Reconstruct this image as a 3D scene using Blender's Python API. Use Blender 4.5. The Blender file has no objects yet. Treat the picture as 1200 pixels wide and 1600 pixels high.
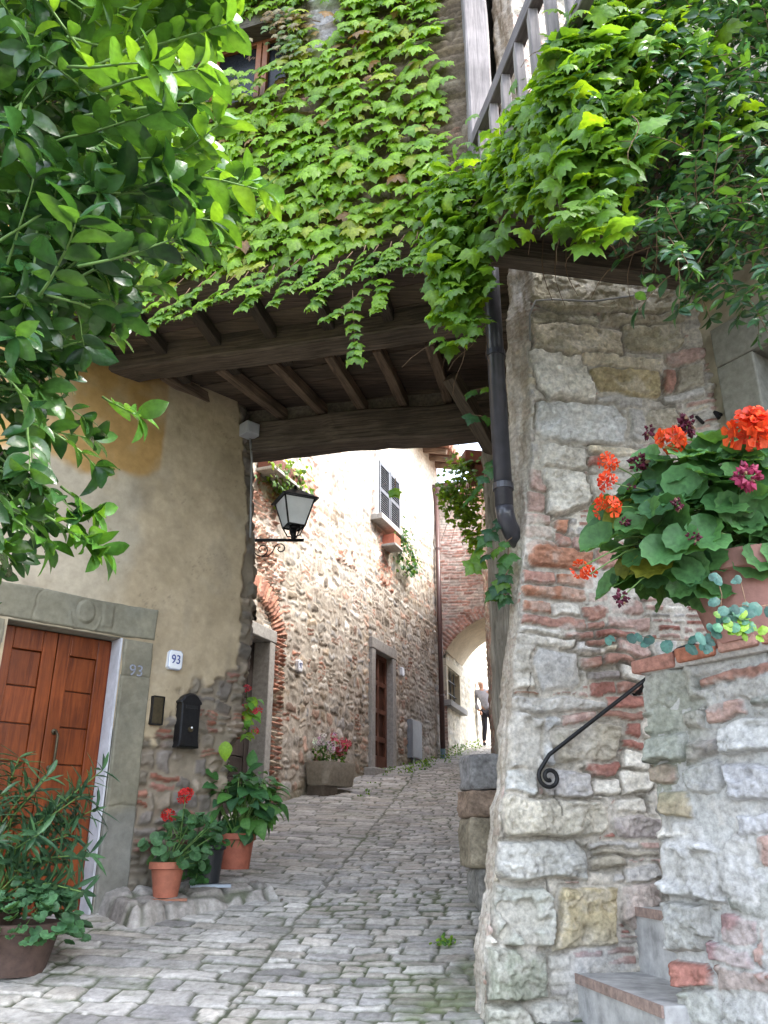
import bpy, math, random
import numpy as np
from mathutils import Vector, Matrix, Euler
S = bpy.context.scene
R = math.radians
# ------------------------------------------------------------------ camera
EYE = 1.72; PITCH = 21.7; F = 1294.0
cam = bpy.data.cameras.new('camera'); camo = bpy.data.objects.new('camera', cam)
S.collection.objects.link(camo)
camo.location = (0, 0, EYE); camo.rotation_euler = (R(90+PITCH), 0, 0)
cam.sensor_fit = 'VERTICAL'; cam.sensor_height = 36; cam.lens = 36*F/1600
cam.clip_start = 0.05; cam.clip_end = 2000
S.camera = camo
S.render.resolution_x = 768; S.render.resolution_y = 1024
# ------------------------------------------------------------------ light
SUN_EL, SUN_AZ = 54, 104          # azimuth clockwise from +Y (the street direction)
w = bpy.data.worlds.new('World'); S.world = w; w.use_nodes = True
nt = w.node_tree; nt.nodes.clear()
sky = nt.nodes.new('ShaderNodeTexSky'); sky.sky_type = 'NISHITA'; sky.sun_disc = False
sky.sun_elevation = R(SUN_EL); sky.sun_rotation = R(SUN_AZ); sky.air_density = 1.0; sky.dust_density = 2.5; sky.ozone_density = 1.0
bg = nt.nodes.new('ShaderNodeBackground'); bg.inputs[1].default_value = 0.15
wo = nt.nodes.new('ShaderNodeOutputWorld')
hz_ = nt.nodes.new('ShaderNodeHueSaturation'); hz_.inputs['Saturation'].default_value = .55      # saturation cut as a white balance, takes the blue out of the sky
nt.links.new(sky.outputs[0], hz_.inputs['Color']); nt.links.new(hz_.outputs[0], bg.inputs[0]); nt.links.new(bg.outputs[0], wo.inputs[0])
sl = bpy.data.lights.new('sun', 'SUN'); sl.energy = .9; sl.angle = R(22); sl.color = (1, .95, .86)
so = bpy.data.objects.new('sun', sl); S.collection.objects.link(so)
_d = Vector((math.sin(R(SUN_AZ))*math.cos(R(SUN_EL)), math.cos(R(SUN_AZ))*math.cos(R(SUN_EL)), math.sin(R(SUN_EL))))
so.rotation_euler = _d.to_track_quat('Z', 'Y').to_euler(); so.location = (0, 0, 30)
S.view_settings.view_transform = 'Standard'; S.view_settings.look = 'None'
S.view_settings.exposure = 3.08; S.view_settings.gamma = 1.0
S.render.engine = 'CYCLES'
S.cycles.max_bounces = 8; S.cycles.diffuse_bounces = 5; S.cycles.transmission_bounces = 4
S.cycles.use_denoising = True
# ------------------------------------------------------------------ measuring helpers
cp, sp = math.cos(R(PITCH)), math.sin(R(PITCH))
def ray(px, py):
    x = (px-600)/F; y = (800-py)/F
    return Vector((x, cp-y*sp, sp+y*cp))
def at(px, py, Y):
    d = ray(px, py); t = Y/d.y
    return Vector((d.x*t, Y, d.z*t+EYE))
class Wall:
    """vertical plane through (x,y), running along heading a (degrees clockwise from +Y); its normal faces the viewer"""
    def __init__(s, x, y, a):
        s.o = Vector((x, y)); s.d = Vector((math.sin(R(a)), math.cos(R(a))))
        n = Vector((s.d.y, -s.d.x)); s.n = n if n.dot(-s.o) > 0 else -n
    def P(s, u, z, h=0.0):
        return Vector((s.o.x+s.d.x*u+s.n.x*h, s.o.y+s.d.y*u+s.n.y*h, z))
    def uz(s, px, py):
        r = ray(px, py); t = s.n.dot(s.o)/s.n.dot(Vector((r.x, r.y)))
        p = Vector((r.x*t, r.y*t))
        return (p-s.o).dot(s.d), r.z*t+EYE
    def arr(s, U, Z, H):
        return np.stack([s.o.x+s.d.x*U+s.n.x*H, s.o.y+s.d.y*U+s.n.y*H, Z+0*U], -1)
def lerp(a, b, t): return a+(b-a)*t
GYK = ([-30, 0, 4.7, 6.6, 12.5, 15.1, 18.5, 22, 30, 60, 200], [-2.5, 0, .89, 1.25, 2.36, 2.88, 3.40, 4.0, 5.0, 6, 6])
def gz(x, y): return float(np.interp(y, *GYK))
# ------------------------------------------------------------------ noise
def vnoise(x, y, seed):
    t = np.random.default_rng(seed).random((128, 128))
    xi = np.floor(x).astype(int); yi = np.floor(y).astype(int)
    fx = x-xi; fy = y-yi; fx = fx*fx*(3-2*fx); fy = fy*fy*(3-2*fy)
    a = t[xi % 128, yi % 128]; b = t[(xi+1) % 128, yi % 128]; c = t[xi % 128, (yi+1) % 128]; d = t[(xi+1) % 128, (yi+1) % 128]
    return ((a*(1-fx)+b*fx)*(1-fy)+(c*(1-fx)+d*fx)*fy)*2-1
def fbm(x, y, sc, octv=4, seed=0, gain=.5):
    r = 0; a = 1; n = 0
    for i in range(octv):
        r = r+a*vnoise(x*sc+17.3*i, y*sc+9.1*i, seed*31+i); n += a; a *= gain; sc *= 2.03
    return r/n
def sstep(a, b, x):
    t = np.clip((x-a)/(b-a), 0, 1); return t*t*(3-2*t)
# ------------------------------------------------------------------ object helpers
def tag(o, label=None, cat=None, group=None, kind=None):
    if label: o['label'] = label
    if cat: o['category'] = cat
    if group: o['group'] = group
    if kind: o['kind'] = kind
    return o
def thing(name, loc, label, cat, group=None):
    o = bpy.data.objects.new(name, None); S.collection.objects.link(o); o.location = loc
    o.empty_display_size = .1
    return tag(o, label, cat, group)
def link(name, me, mat, parent=None):
    o = bpy.data.objects.new(name, me); S.collection.objects.link(o)
    if mat: me.materials.append(mat)
    if parent is not None:
        o.parent = parent
        o.matrix_parent_inverse = Matrix.Translation(-Vector(parent.location)) if parent.parent is None else Matrix.Identity(4)
    return o
class MB:
    def __init__(s): s.v = []; s.f = []; s.c = []; s.n = 0; s.f2 = None
    def add(s, vs, fs, col=(1, 1, 1)):
        vs = np.asarray(vs, float).reshape(-1, 3); k = s.n
        s.v.append(vs); s.n += len(vs)
        col = np.asarray(col, float)
        s.c.append(np.broadcast_to(col, (len(vs), 3)) if col.ndim == 1 else col)
        s.f += [tuple(i+k for i in f) for f in fs]
        return s
    def box(s, c, sx, sy, sz, rot=0.0, col=(1, 1, 1), jit=0.0, tilt=None):
        """box centred at c; rot about z in radians"""
        v = np.array([[x, y, z] for x in (-.5, .5) for y in (-.5, .5) for z in (-.5, .5)])*[sx, sy, sz]
        if jit: v = v+np.random.default_rng(int(abs(c[0]*977+c[1]*331+c[2]*713)*10) % 99999).normal(0, jit, v.shape)
        M = np.array(Euler((tilt or 0, 0, rot)).to_matrix())
        v = v@M.T+np.array(c)
        return s.add(v, [(0, 1, 3, 2), (4, 6, 7, 5), (0, 4, 5, 1), (2, 3, 7, 6), (0, 2, 6, 4), (1, 5, 7, 3)], col)
    def wbox(s, W, u0, u1, z0, z1, h0, h1, col=(1, 1, 1), skew=0.0):
        v = [W.P(u, z, h) for u in (u0, u1) for h in (h0, h1) for z in (z0, z1)]
        return s.add([tuple(p) for p in v], [(0, 1, 3, 2), (4, 6, 7, 5), (0, 4, 5, 1), (2, 3, 7, 6), (0, 2, 6, 4), (1, 5, 7, 3)], col)
    def tube(s, pts, r, seg=6, col=(1, 1, 1), cap=True):
        pts = [Vector(p) for p in pts]; n = len(pts)
        rs = list(r) if hasattr(r, '__len__') else [r]*n
        vs = []; fs = []; up = None
        for i, p in enumerate(pts):
            t = (pts[min(i+1, n-1)]-pts[max(i-1, 0)])
            t = t.normalized() if t.length > 1e-9 else Vector((0, 0, 1))
            if up is None: up = t.orthogonal().normalized()
            up = (up-t*up.dot(t)); up = up.normalized() if up.length > 1e-6 else t.orthogonal().normalized()
            b = t.cross(up)
            for k in range(seg):
                a = 2*math.pi*k/seg
                vs.append(p+(up*math.cos(a)+b*math.sin(a))*rs[i])
        for i in range(n-1):
            for k in range(seg):
                k2 = (k+1) % seg
                fs.append((i*seg+k, i*seg+k2, (i+1)*seg+k2, (i+1)*seg+k))
        if cap: fs += [tuple(range(seg))[::-1], tuple((n-1)*seg+k for k in range(seg))]
        return s.add([tuple(v) for v in vs], fs, col)
    def lathe(s, c, prof, seg=28, col=(1, 1, 1), sx=1.0, sy=1.0, rot=0):
        vs = []; fs = []
        for (r, z) in prof:
            for k in range(seg):
                a = 2*math.pi*k/seg; x = r*math.cos(a)*sx; y = r*math.sin(a)*sy
                vs.append((c[0]+x*math.cos(rot)-y*math.sin(rot), c[1]+x*math.sin(rot)+y*math.cos(rot), c[2]+z))
        for i in range(len(prof)-1):
            for k in range(seg):
                k2 = (k+1) % seg
                fs.append((i*seg+k, i*seg+k2, (i+1)*seg+k2, (i+1)*seg+k))
        return s.add(vs, fs, col)
    def build(s, name, mat, parent=None, smooth=False, bevel=0, mat2=None):
        me = bpy.data.meshes.new(name)
        V = np.concatenate(s.v); C = np.concatenate(s.c)
        me.from_pydata(V.tolist(), [], s.f)
        ca = me.color_attributes.new('Col', 'FLOAT_COLOR', 'POINT')
        ca.data.foreach_set('color', np.concatenate([C, np.ones((len(C), 1))], 1).astype(np.float32).ravel())
        if smooth: me.polygons.foreach_set('use_smooth', [True]*len(me.polygons))
        me.update()
        o = link(name, me, mat, parent)
        if mat2 is not None:
            me.materials.append(mat2); me.polygons.foreach_set('material_index', [0]*s.f2+[1]*(len(s.f)-s.f2))
        if bevel:
            m = o.modifiers.new('bevel', 'BEVEL'); m.width = bevel; m.segments = 2; m.limit_method = 'ANGLE'
        return o
    def leaves(s, T, pos, X, Y, Z, size, col):
        """stamp leaf template T=(verts, faces, tint) at many frames"""
        tv, tf, tt = T; n = len(pos); m = len(tv)
        size = np.asarray(size).reshape(n, -1)
        if size.shape[1] == 1: size = np.repeat(size, 3, 1)
        v = pos[:, None, :]+X[:, None, :]*(tv[None, :, 0:1]*size[:, None, 0:1])+Y[:, None, :]*(tv[None, :, 1:2]*size[:, None, 1:2])+Z[:, None, :]*(tv[None, :, 2:3]*size[:, None, 2:3])
        c = np.clip(col[:, None, :]*tt[None, :, None], 0, 1)
        k = s.n; s.v.append(v.reshape(-1, 3)); s.c.append(c.reshape(-1, 3)); s.n += n*m
        for i in range(n):
            o = k+i*m
            s.f += [tuple(j+o for j in f) for f in tf]
        return s
def unit(a): return a/np.maximum(np.linalg.norm(a, axis=-1, keepdims=True), 1e-9)
def frames(tip, nrm):
    """tip: leaf direction, nrm: wanted normal -> X, Y, Z"""
    Y = unit(tip); Z = nrm-Y*(nrm*Y).sum(-1, keepdims=True); Z = unit(Z); X = np.cross(Y, Z)
    return X, Y, Z
# ------------------------------------------------------------------ materials
def new_mat(name):
    m = bpy.data.materials.new(name); m.use_nodes = True
    return m, m.node_tree, m.node_tree.nodes['Principled BSDF']
def N(nt, t, **k):
    n = nt.nodes.new(t)
    for a, b in k.items():
        if a in n.inputs: n.inputs[a].default_value = b
        else: setattr(n, a, b)
    return n
def mix(nt, fac, a, b, blend='MIX'):
    m = nt.nodes.new('ShaderNodeMix'); m.data_type = 'RGBA'; m.blend_type = blend; m.clamp_factor = True
    for i, v in ((0, fac), (6, a), (7, b)):
        if hasattr(v, 'is_output'): nt.links.new(v, m.inputs[i])
        else: m.inputs[i].default_value = v if i == 0 else (*v[:3], 1)
    return m.outputs[2]
def ramp(nt, src, p0, p1, c0=(0, 0, 0), c1=(1, 1, 1)):
    r = nt.nodes.new('ShaderNodeValToRGB'); r.color_ramp.elements[0].position = p0; r.color_ramp.elements[1].position = p1
    r.color_ramp.elements[0].color = (*c0, 1); r.color_ramp.elements[1].color = (*c1, 1)
    nt.links.new(src, r.inputs[0]); return r.outputs[0]
def noise(nt, scale, detail=6, rough=.6, vec=None, dist=0):
    n = N(nt, 'ShaderNodeTexNoise'); n.inputs['Scale'].default_value = scale; n.inputs['Detail'].default_value = detail
    n.inputs['Roughness'].default_value = rough; n.inputs['Distortion'].default_value = dist
    if vec is not None: nt.links.new(vec, n.inputs['Vector'])
    return n.outputs[0]
def objco(nt, scale=(1, 1, 1), which='Object'):
    tc = N(nt, 'ShaderNodeTexCoord'); mp = N(nt, 'ShaderNodeMapping'); mp.inputs['Scale'].default_value = scale
    nt.links.new(tc.outputs[which], mp.inputs[0]); return mp.outputs[0]
def bump(nt, p, src, strength, dist=.01, prev=None):
    b = N(nt, 'ShaderNodeBump'); b.inputs['Strength'].default_value = strength; b.inputs['Distance'].default_value = dist
    nt.links.new(src, b.inputs['Height'])
    if prev is not None: nt.links.new(prev, b.inputs['Normal'])
    nt.links.new(b.outputs[0], p.inputs['Normal']); return b.outputs[0]
def m_stone(name, rough=.9, lo=.62, hi=1.28, sc=30, bmp=.5, bdist=.006, spec=.25):
    m, t, p = new_mat(name)
    a = N(t, 'ShaderNodeVertexColor'); a.layer_name = 'Col'; v = objco(t)
    c = mix(t, 1.0, a.outputs[0], ramp(t, noise(t, sc, 8, .65, v), .3, .7, (lo,)*3, (hi,)*3), 'MULTIPLY')
    c = mix(t, 1.0, c, ramp(t, noise(t, sc*.13, 5, .6, v), .3, .72, (.8, .79, .76), (1.14, 1.14, 1.15)), 'MULTIPLY')
    t.links.new(c, p.inputs['Base Color']); p.inputs['Roughness'].default_value = rough; p.inputs['Specular IOR Level'].default_value = spec
    b = bump(t, p, noise(t, sc*2.2, 8, .7, v), bmp, bdist)
    return m
def m_leaf(name, rough=.4, trans=.35, spec=.5, tcol=(2.0, 1.7, .6)):
    m, t, p = new_mat(name)
    a = N(t, 'ShaderNodeVertexColor'); a.layer_name = 'Col'; v = objco(t)
    c = mix(t, 1.0, a.outputs[0], ramp(t, noise(t, 55, 3, .5, v), .3, .7, (.8,)*3, (1.2,)*3), 'MULTIPLY')
    t.links.new(c, p.inputs['Base Color']); p.inputs['Roughness'].default_value = rough; p.inputs['Specular IOR Level'].default_value = spec
    bump(t, p, noise(t, 45, 3, .5, v), .25, .01)
    tr = N(t, 'ShaderNodeBsdfTranslucent'); t.links.new(mix(t, 1.0, c, tcol, 'MULTIPLY'), tr.inputs[0])
    ms = N(t, 'ShaderNodeMixShader'); ms.inputs[0].default_value = trans
    t.links.new(p.outputs[0], ms.inputs[1]); t.links.new(tr.outputs[0], ms.inputs[2])
    t.links.new(ms.outputs[0], t.nodes['Material Output'].inputs[0])
    return m
def m_wood(name, c0, c1, rough=.75, sc=(1.2, 22, 22), bmp=.5):
    """grain runs along local X"""
    m, t, p = new_mat(name); v = objco(t, sc)
    n = noise(t, 2.2, 8, .65, v, .6)
    c = mix(t, ramp(t, n, .32, .68), c0, c1)
    c = mix(t, 1.0, c, ramp(t, noise(t, 3.0, 5, .6, objco(t)), .3, .7, (.7,)*3, (1.2,)*3), 'MULTIPLY')
    a = N(t, 'ShaderNodeVertexColor'); a.layer_name = 'Col'
    c = mix(t, 1.0, c, a.outputs[0], 'MULTIPLY')
    t.links.new(c, p.inputs['Base Color']); p.inputs['Roughness'].default_value = rough; p.inputs['Specular IOR Level'].default_value = .3
    bump(t, p, n, bmp, .012)
    return m
def m_plain(name, col, rough=.5, metal=0, var=.25, sc=14, bmp=.1, spec=.5, vc=True):
    m, t, p = new_mat(name); v = objco(t)
    c = mix(t, 1.0, col, ramp(t, noise(t, sc, 7, .65, v), .3, .7, (1-var,)*3, (1+var,)*3), 'MULTIPLY')
    if vc:
        a = N(t, 'ShaderNodeVertexColor'); a.layer_name = 'Col'
        c = mix(t, 1.0, c, a.outputs[0], 'MULTIPLY')
    t.links.new(c, p.inputs['Base Color']); p.inputs['Roughness'].default_value = rough; p.inputs['Metallic'].default_value = metal
    p.inputs['Specular IOR Level'].default_value = spec
    if bmp: bump(t, p, noise(t, sc*4, 6, .7, v), bmp, .006)
    return m
M = dict(
    stone=m_stone('stone', sc=34, bmp=.9, lo=.60, hi=1.36, bdist=.008), far=m_stone('rubble', sc=14, bmp=.4, bdist=.010, lo=.66, hi=1.34), plaster=m_stone('plaster', lo=.86, hi=1.13, sc=14, bmp=.35, bdist=.006),
    pave=m_stone('paving', rough=.62, lo=.68, hi=1.28, sc=28, bmp=.45, bdist=.006, spec=.4),
    oldwood=m_wood('old_beam_wood', (.045, .037, .029), (.16, .125, .095), .85, bmp=.8), plank=m_wood('plank_wood', (.044, .034, .027), (.14, .105, .08), .85),
    grey_wood=m_wood('weathered_wood', (.15, .135, .135), (.30, .27, .265), .8, bmp=.3), rail_wood=m_wood('rail_wood', (.09, .075, .08), (.18, .16, .165), .7, bmp=.3),
    rot=m_wood('rotten_post_wood', (.17, .145, .115), (.42, .38, .32), .9, (1.0, 26, 26), .9),
    door=m_wood('varnished_door_wood', (.095, .018, .004), (.25, .060, .013), .36, (18, 18, 1.2), .12), dark_door=m_wood('dark_door_wood', (.035, .028, .026), (.07, .058, .052), .6, (16, 16, 1.5), .2),
    brown_door=m_wood('brown_door_wood', (.09, .035, .022), (.16, .07, .045), .5, (16, 16, 1.5), .15),
    iron=m_plain('wrought_iron', (.02, .02, .022), .45, .6, .3, 40, .2), pipe=m_plain('dark_painted_pipe', (.045, .045, .056), .30, .0, .25, 12, .05),
    pipe_brown=m_plain('brown_painted_pipe', (.10, .055, .05), .4, 0, .15, 8, .05), grey_metal=m_plain('grey_painted_metal', (.22, .24, .27), .5, 0, .1, 10, .05),
    terracotta=m_plain('terracotta', (.34, .115, .068), .75, 0, .22, 18, .2), pink_clay=m_plain('pale_clay', (.30, .155, .13), .85, 0, .2, 12, .25), black_plastic=m_plain('black_plastic', (.02, .022, .026), .4, 0, .1, 20, .05),
    white=m_plain('white_enamel', (.78, .80, .84), .25, 0, .05, 10, 0), blue=m_plain('blue_enamel', (.03, .06, .25), .3, 0, .05, 10, 0), reveal=m_plain('white_painted_reveal', (.50, .51, .55), .8, 0, .22, 7, .3),
    soil=m_plain('soil', (.04, .028, .02), .95, 0, .4, 40, .6), roof=m_plain('roof_tile', (.30, .14, .09), .85, 0, .35, 8, .3), sill=m_plain('grey_stone', (.33, .32, .30), .85, 0, .25, 20, .4),
    lamp_glass=m_plain('frosted_glass', (.78, .80, .80), .5, 0, .1, 6, 0), shutter=m_plain('shutter_paint', (.10, .105, .115), .55, 0, .15, 10, .05), glass=m_plain('dark_window_glass', (.012, .014, .016), .25, 0, .1, 4, 0, .25),
    brass=m_plain('bronze_plate', (.07, .055, .03), .45, .5, .3, 30, .1), cable=m_plain('cable_sheath', (.25, .25, .24), .6, 0, .1, 20, 0), twig=m_plain('vine_stem', (.17, .105, .06), .85, 0, .3, 30, .2), green_stem=m_plain('green_stem', (.12, .22, .05), .6, 0, .2, 30, .1),
    petal=m_leaf('petal', .5, .35, .3, (1.3, 1.0, 1.0)), ivy=m_leaf('creeper_leaf', .42, .42, .45), laurel=m_leaf('laurel_leaf', .26, .32, .55), leaf=m_leaf('soft_leaf', .5, .28, .35), jas=m_leaf('glossy_leaf', .3, .25, .55),
    skin=m_plain('skin', (.45, .25, .18), .5, 0, .1, 10, 0, .4, False), cloth=m_plain('grey_cloth', (.16, .17, .22), .9, 0, .2, 20, .2), trousers=m_plain('dark_cloth', (.03, .03, .04), .9, 0, .2, 20, .2, .2, False), red=m_plain('red_plastic', (.5, .03, .05), .4, 0, .05, 10, 0),
    relief=m_stone('grey_sandstone', lo=.8, hi=1.15, sc=18, bmp=.4),
)
# ------------------------------------------------------------------ height-field masonry
class HF:
    def __init__(s, u, v, seed, mcol, mrough=.008, mvar=.12):
        s.u, s.v = np.asarray(u), np.asarray(v); s.U, s.V = np.meshgrid(s.u, s.v, indexing='ij'); s.seed = seed
        s.rng = random.Random(seed)
        s.H = fbm(s.U, s.V, 9, 5, seed+1)*mrough
        k = 1+fbm(s.U, s.V, 5, 4, seed+2)[..., None]*mvar*2
        s.C = np.array(mcol)[None, None, :]*k
        s.wu = fbm(s.U, s.V, 6, 3, seed+3); s.wv = fbm(s.U, s.V, 6, 3, seed+4)
        s.fine = fbm(s.U, s.V, 16, 4, seed+5); s.mid = fbm(s.U, s.V, 5, 3, seed+6); 
        c_ = fbm(s.U+s.wu*.02, s.V*1.5+s.wv*.02, 9, 4, seed+7)*2.6; s.chip = (np.floor(c_)+sstep(.0, .22, c_-np.floor(c_)))/2.6   # broken ledges
        s.grit = fbm(s.U, s.V, 42, 3, seed+8); s.crev = fbm(s.U, s.V, 5, 3, seed+10)
    def stone(s, x0, x1, y0, y1, col, relief=.02, edge=.02, jit=.1, rough=.006, warp=.012, ang=0.0, tilt=.25, force=False, gap=.0, round_=.0, cvar=.12, clip=.65):
        if x1 < x0: x0, x1 = x1, x0
        if y1 < y0: y0, y1 = y1, y0
        cx, cy = (x0+x1)/2, (y0+y1)/2; hx, hy = (x1-x0)/2, (y1-y0)/2
        m = max(hx, hy)*(.5 if ang else .15)+.03
        i0, i1 = np.searchsorted(s.u, [x0-m, x1+m]); j0, j1 = np.searchsorted(s.v, [y0-m, y1+m])
        if i1-i0 < 2 or j1-j0 < 2: return
        sl = np.s_[i0:i1, j0:j1]; r = s.rng
        X = s.U[sl]-cx+s.wu[sl]*warp*2; Y = s.V[sl]-cy+s.wv[sl]*warp*2
        if ang:
            ca, sa = math.cos(ang), math.sin(ang); X, Y = X*ca+Y*sa, -X*sa+Y*ca
        d = np.full(X.shape, -9.0); ds = []
        for (nx, ny, o) in ((1, 0, hx), (-1, 0, hx), (0, 1, hy), (0, -1, hy)):
            a = r.gauss(0, jit)*(min(hx, hy)/ (hy if nx else hx) if True else 1)
            c, q = math.cos(a), math.sin(a); ds.append((nx*c-ny*q)*X+(nx*q+ny*c)*Y-o)
        for (sx, sy) in ((1, 1), (1, -1), (-1, 1), (-1, -1)):      # clipped corners
            if r.random() < clip:
                q = r.uniform(.05, .35)*min(hx, hy)+round_*min(hx, hy); a = math.atan2(sy, sx)+r.gauss(0, .2)
                ds.append(math.cos(a)*X+math.sin(a)*Y-(abs(math.cos(a))*hx+abs(math.sin(a))*hy-q))
        d = np.maximum.reduce(ds)
        e = min(edge, .8*min(hx, hy))
        k = sstep(0, e, -d)
        h = k*relief*r.uniform(.65, 1.25)+k*(X*r.gauss(0, tilt)*relief/max(hx, .03)*.6+Y*r.gauss(0, tilt)*relief/max(hy, .03)*.6)+k*s.fine[sl]*rough*.35+k*s.chip[sl]*rough*1.5+s.grit[sl]*min(rough, .012)*.35
        col = np.array(col)*np.clip(1+r.gauss(0, cvar), .6, 1.45)
        H = s.H[sl]; C = s.C[sl]
        if force:
            ring = d < gap
            H[ring] = np.minimum(H[ring], (fbm(s.U[sl], s.V[sl], 14, 3, s.seed+9)*.005-.022*sstep(-.05, .25, s.crev[sl])*sstep(-.0, .004, d+.012))[ring])
            mc = getattr(s, 'ring_col', None)
            if mc is not None: C[ring] = np.array(mc)*(1+s.fine[sl][ring][:, None]*.25)
            on = d < 0
        else: on = (d < 0) & (h > H-.001)
        H[on] = h[on]
        kk = sstep(0, .35, k[on])[:, None]
        C[on] = C[on]*(1-kk)+(col*(1+s.mid[sl][on][:, None]*.22+s.chip[sl][on][:, None]*.14+s.grit[sl][on][:, None]*.18))*kk
    def coursed(s, x0, x1, y0, y1, pal, hr=(.06, .16), wr=(.1, .32), gap=.012, brick=0.0, bpal=None, split=.2, keep=1.0, where=None, **k):
        r = s.rng; y = y0
        while y < y1:
            rh = r.uniform(*hr); x = x0-r.uniform(0, .2)
            while x < x1:
                sw = r.uniform(*wr)
                if r.random() < keep and (where is None or where(x+sw/2, y+rh/2)):
                    isb = bpal is not None and r.random() < brick
                    if isb or r.random() < split:
                        n = 2 if rh < .16 else 3
                        for q in range(n):
                            if r.random() < .92: s.stone(x+gap/2, x+sw-gap/2+r.gauss(0, .01), y+rh*q/n+gap/2, y+rh*(q+1)/n-gap/2, r.choice(bpal if isb else pal), **k)
                    else: s.stone(x+gap/2, x+sw-gap/2, y+gap/2+r.gauss(0, .006), y+rh-gap/2+r.gauss(0, .006), r.choice(pal), **k)
                x += sw
            y += rh
    def paint(s, mask, col, k=1.0):
        q = (np.clip(mask, 0, 1)*k)[..., None]; s.C[:] = s.C*(1-q)+np.array(col)*q
    def build(s, name, fn, mat, parent=None, holes=None, kind=None):
        P = fn(s.U, s.V, s.H); nu, nv = s.U.shape
        keep = np.ones((nu-1, nv-1), bool)
        if holes is not None:
            cu = (s.U[:-1, :-1]+s.U[1:, 1:])/2; cv = (s.V[:-1, :-1]+s.V[1:, 1:])/2
            keep &= ~holes(cu, cv)
        idx = np.arange(nu*nv).reshape(nu, nv)
        q = np.stack([idx[:-1, :-1], idx[1:, :-1], idx[1:, 1:], idx[:-1, 1:]], -1)[keep]
        me = bpy.data.meshes.new(name); me.vertices.add(nu*nv)
        me.vertices.foreach_set('co', P.reshape(-1, 3).astype(np.float32).ravel())
        nf = len(q); me.loops.add(nf*4); me.polygons.add(nf)
        me.loops.foreach_set('vertex_index', q.astype(np.int32).ravel())
        me.polygons.foreach_set('loop_start', np.arange(0, nf*4, 4, dtype=np.int32))
        me.polygons.foreach_set('use_smooth', np.ones(nf, bool))
        ca = me.color_attributes.new('Col', 'FLOAT_COLOR', 'POINT')
        ca.data.foreach_set('color', np.concatenate([np.clip(s.C, .005, .95).reshape(-1, 3), np.ones((nu*nv, 1))], 1).astype(np.float32).ravel())
        me.update(calc_edges=True); me.validate()
        return link(name, me, mat, parent)
def beam(name, p0, p1, w_, h_, mat, parent, jit=.006, seg=14, col=(1, 1, 1), seed=1, taper=0):
    """hand-hewn timber from p0 to p1 (centre line); local X runs along it"""
    p0, p1 = Vector(p0), Vector(p1); L = (p1-p0).length; r = np.random.default_rng(seed)
    X = (p1-p0).normalized(); Yv = Vector((0, 0, 1)).cross(X)
    Yv = Yv.normalized() if Yv.length > .01 else Vector((1, 0, 0)); Z = X.cross(Yv)
    vs = []; fs = []
    c = min(w_, h_)*.07
    prof = [(-w_/2+c, -h_/2), (w_/2-c, -h_/2), (w_/2, -h_/2+c), (w_/2, h_/2-c), (w_/2-c, h_/2), (-w_/2+c, h_/2), (-w_/2, h_/2-c), (-w_/2, -h_/2+c)]
    n = len(prof)
    wob = np.cumsum(r.normal(0, jit*.5, (seg+1, 2)), 0); wob -= np.linspace(0, 1, seg+1)[:, None]*wob[-1]
    for i in range(seg+1):
        k = 1-taper*i/seg
        for (a, b) in prof: vs.append((L*i/seg, a*k+wob[i, 0]+r.normal(0, jit*.4), b*k+wob[i, 1]+r.normal(0, jit*.4)))
    for i in range(seg):
        for k in range(n): fs.append((i*n+k, i*n+(k+1) % n, (i+1)*n+(k+1) % n, (i+1)*n+k))
    fs += [tuple(range(n))[::-1], tuple(seg*n+k for k in range(n))]
    mb = MB().add(vs, fs, col)
    o = mb.build(name, mat, parent)
    o.matrix_basis = Matrix(((X.x, Yv.x, Z.x, p0.x), (X.y, Yv.y, Z.y, p0.y), (X.z, Yv.z, Z.z, p0.z), (0, 0, 0, 1)))
    return o
def text_mesh(mb, txt, size, place, col=(1, 1, 1), depth=.002):
    cu = bpy.data.curves.new('numeral', 'FONT'); cu.body = txt; cu.size = size; cu.align_x = 'CENTER'; cu.align_y = 'CENTER'; cu.extrude = depth
    ob = bpy.data.objects.new('numeral', cu); S.collection.objects.link(ob)
    dg = bpy.context.evaluated_depsgraph_get(); me = ob.evaluated_get(dg).to_mesh()
    vs = [tuple(place(v.co.x, v.co.y, v.co.z)) for v in me.vertices]; fs = [tuple(p.vertices) for p in me.polygons]
    mb.add(vs, fs, col); ob.evaluated_get(dg).to_mesh_clear()
    bpy.data.objects.remove(ob); bpy.data.curves.remove(cu)
    return mb
# ================================================================== SETTING
# far ground sheet under everything
mb = MB(); ys = [-60, -20, 0, 4.7, 6.6, 12.5, 15.1, 18.5, 22, 30, 60, 200]
for i in range(len(ys)-1):
    a, b = ys[i], ys[i+1]
    mb.add([(-90, a, gz(0, a)-.12), (90, a, gz(0, a)-.12), (90, b, gz(0, b)-.12), (-90, b, gz(0, b)-.12)], [(0, 1, 2, 3)], (.22, .21, .2))
tag(mb.build('ground', m_plain('packed_earth', (.23, .22, .2), .95, 0, .3, 3, .3)), kind='structure')
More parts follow.
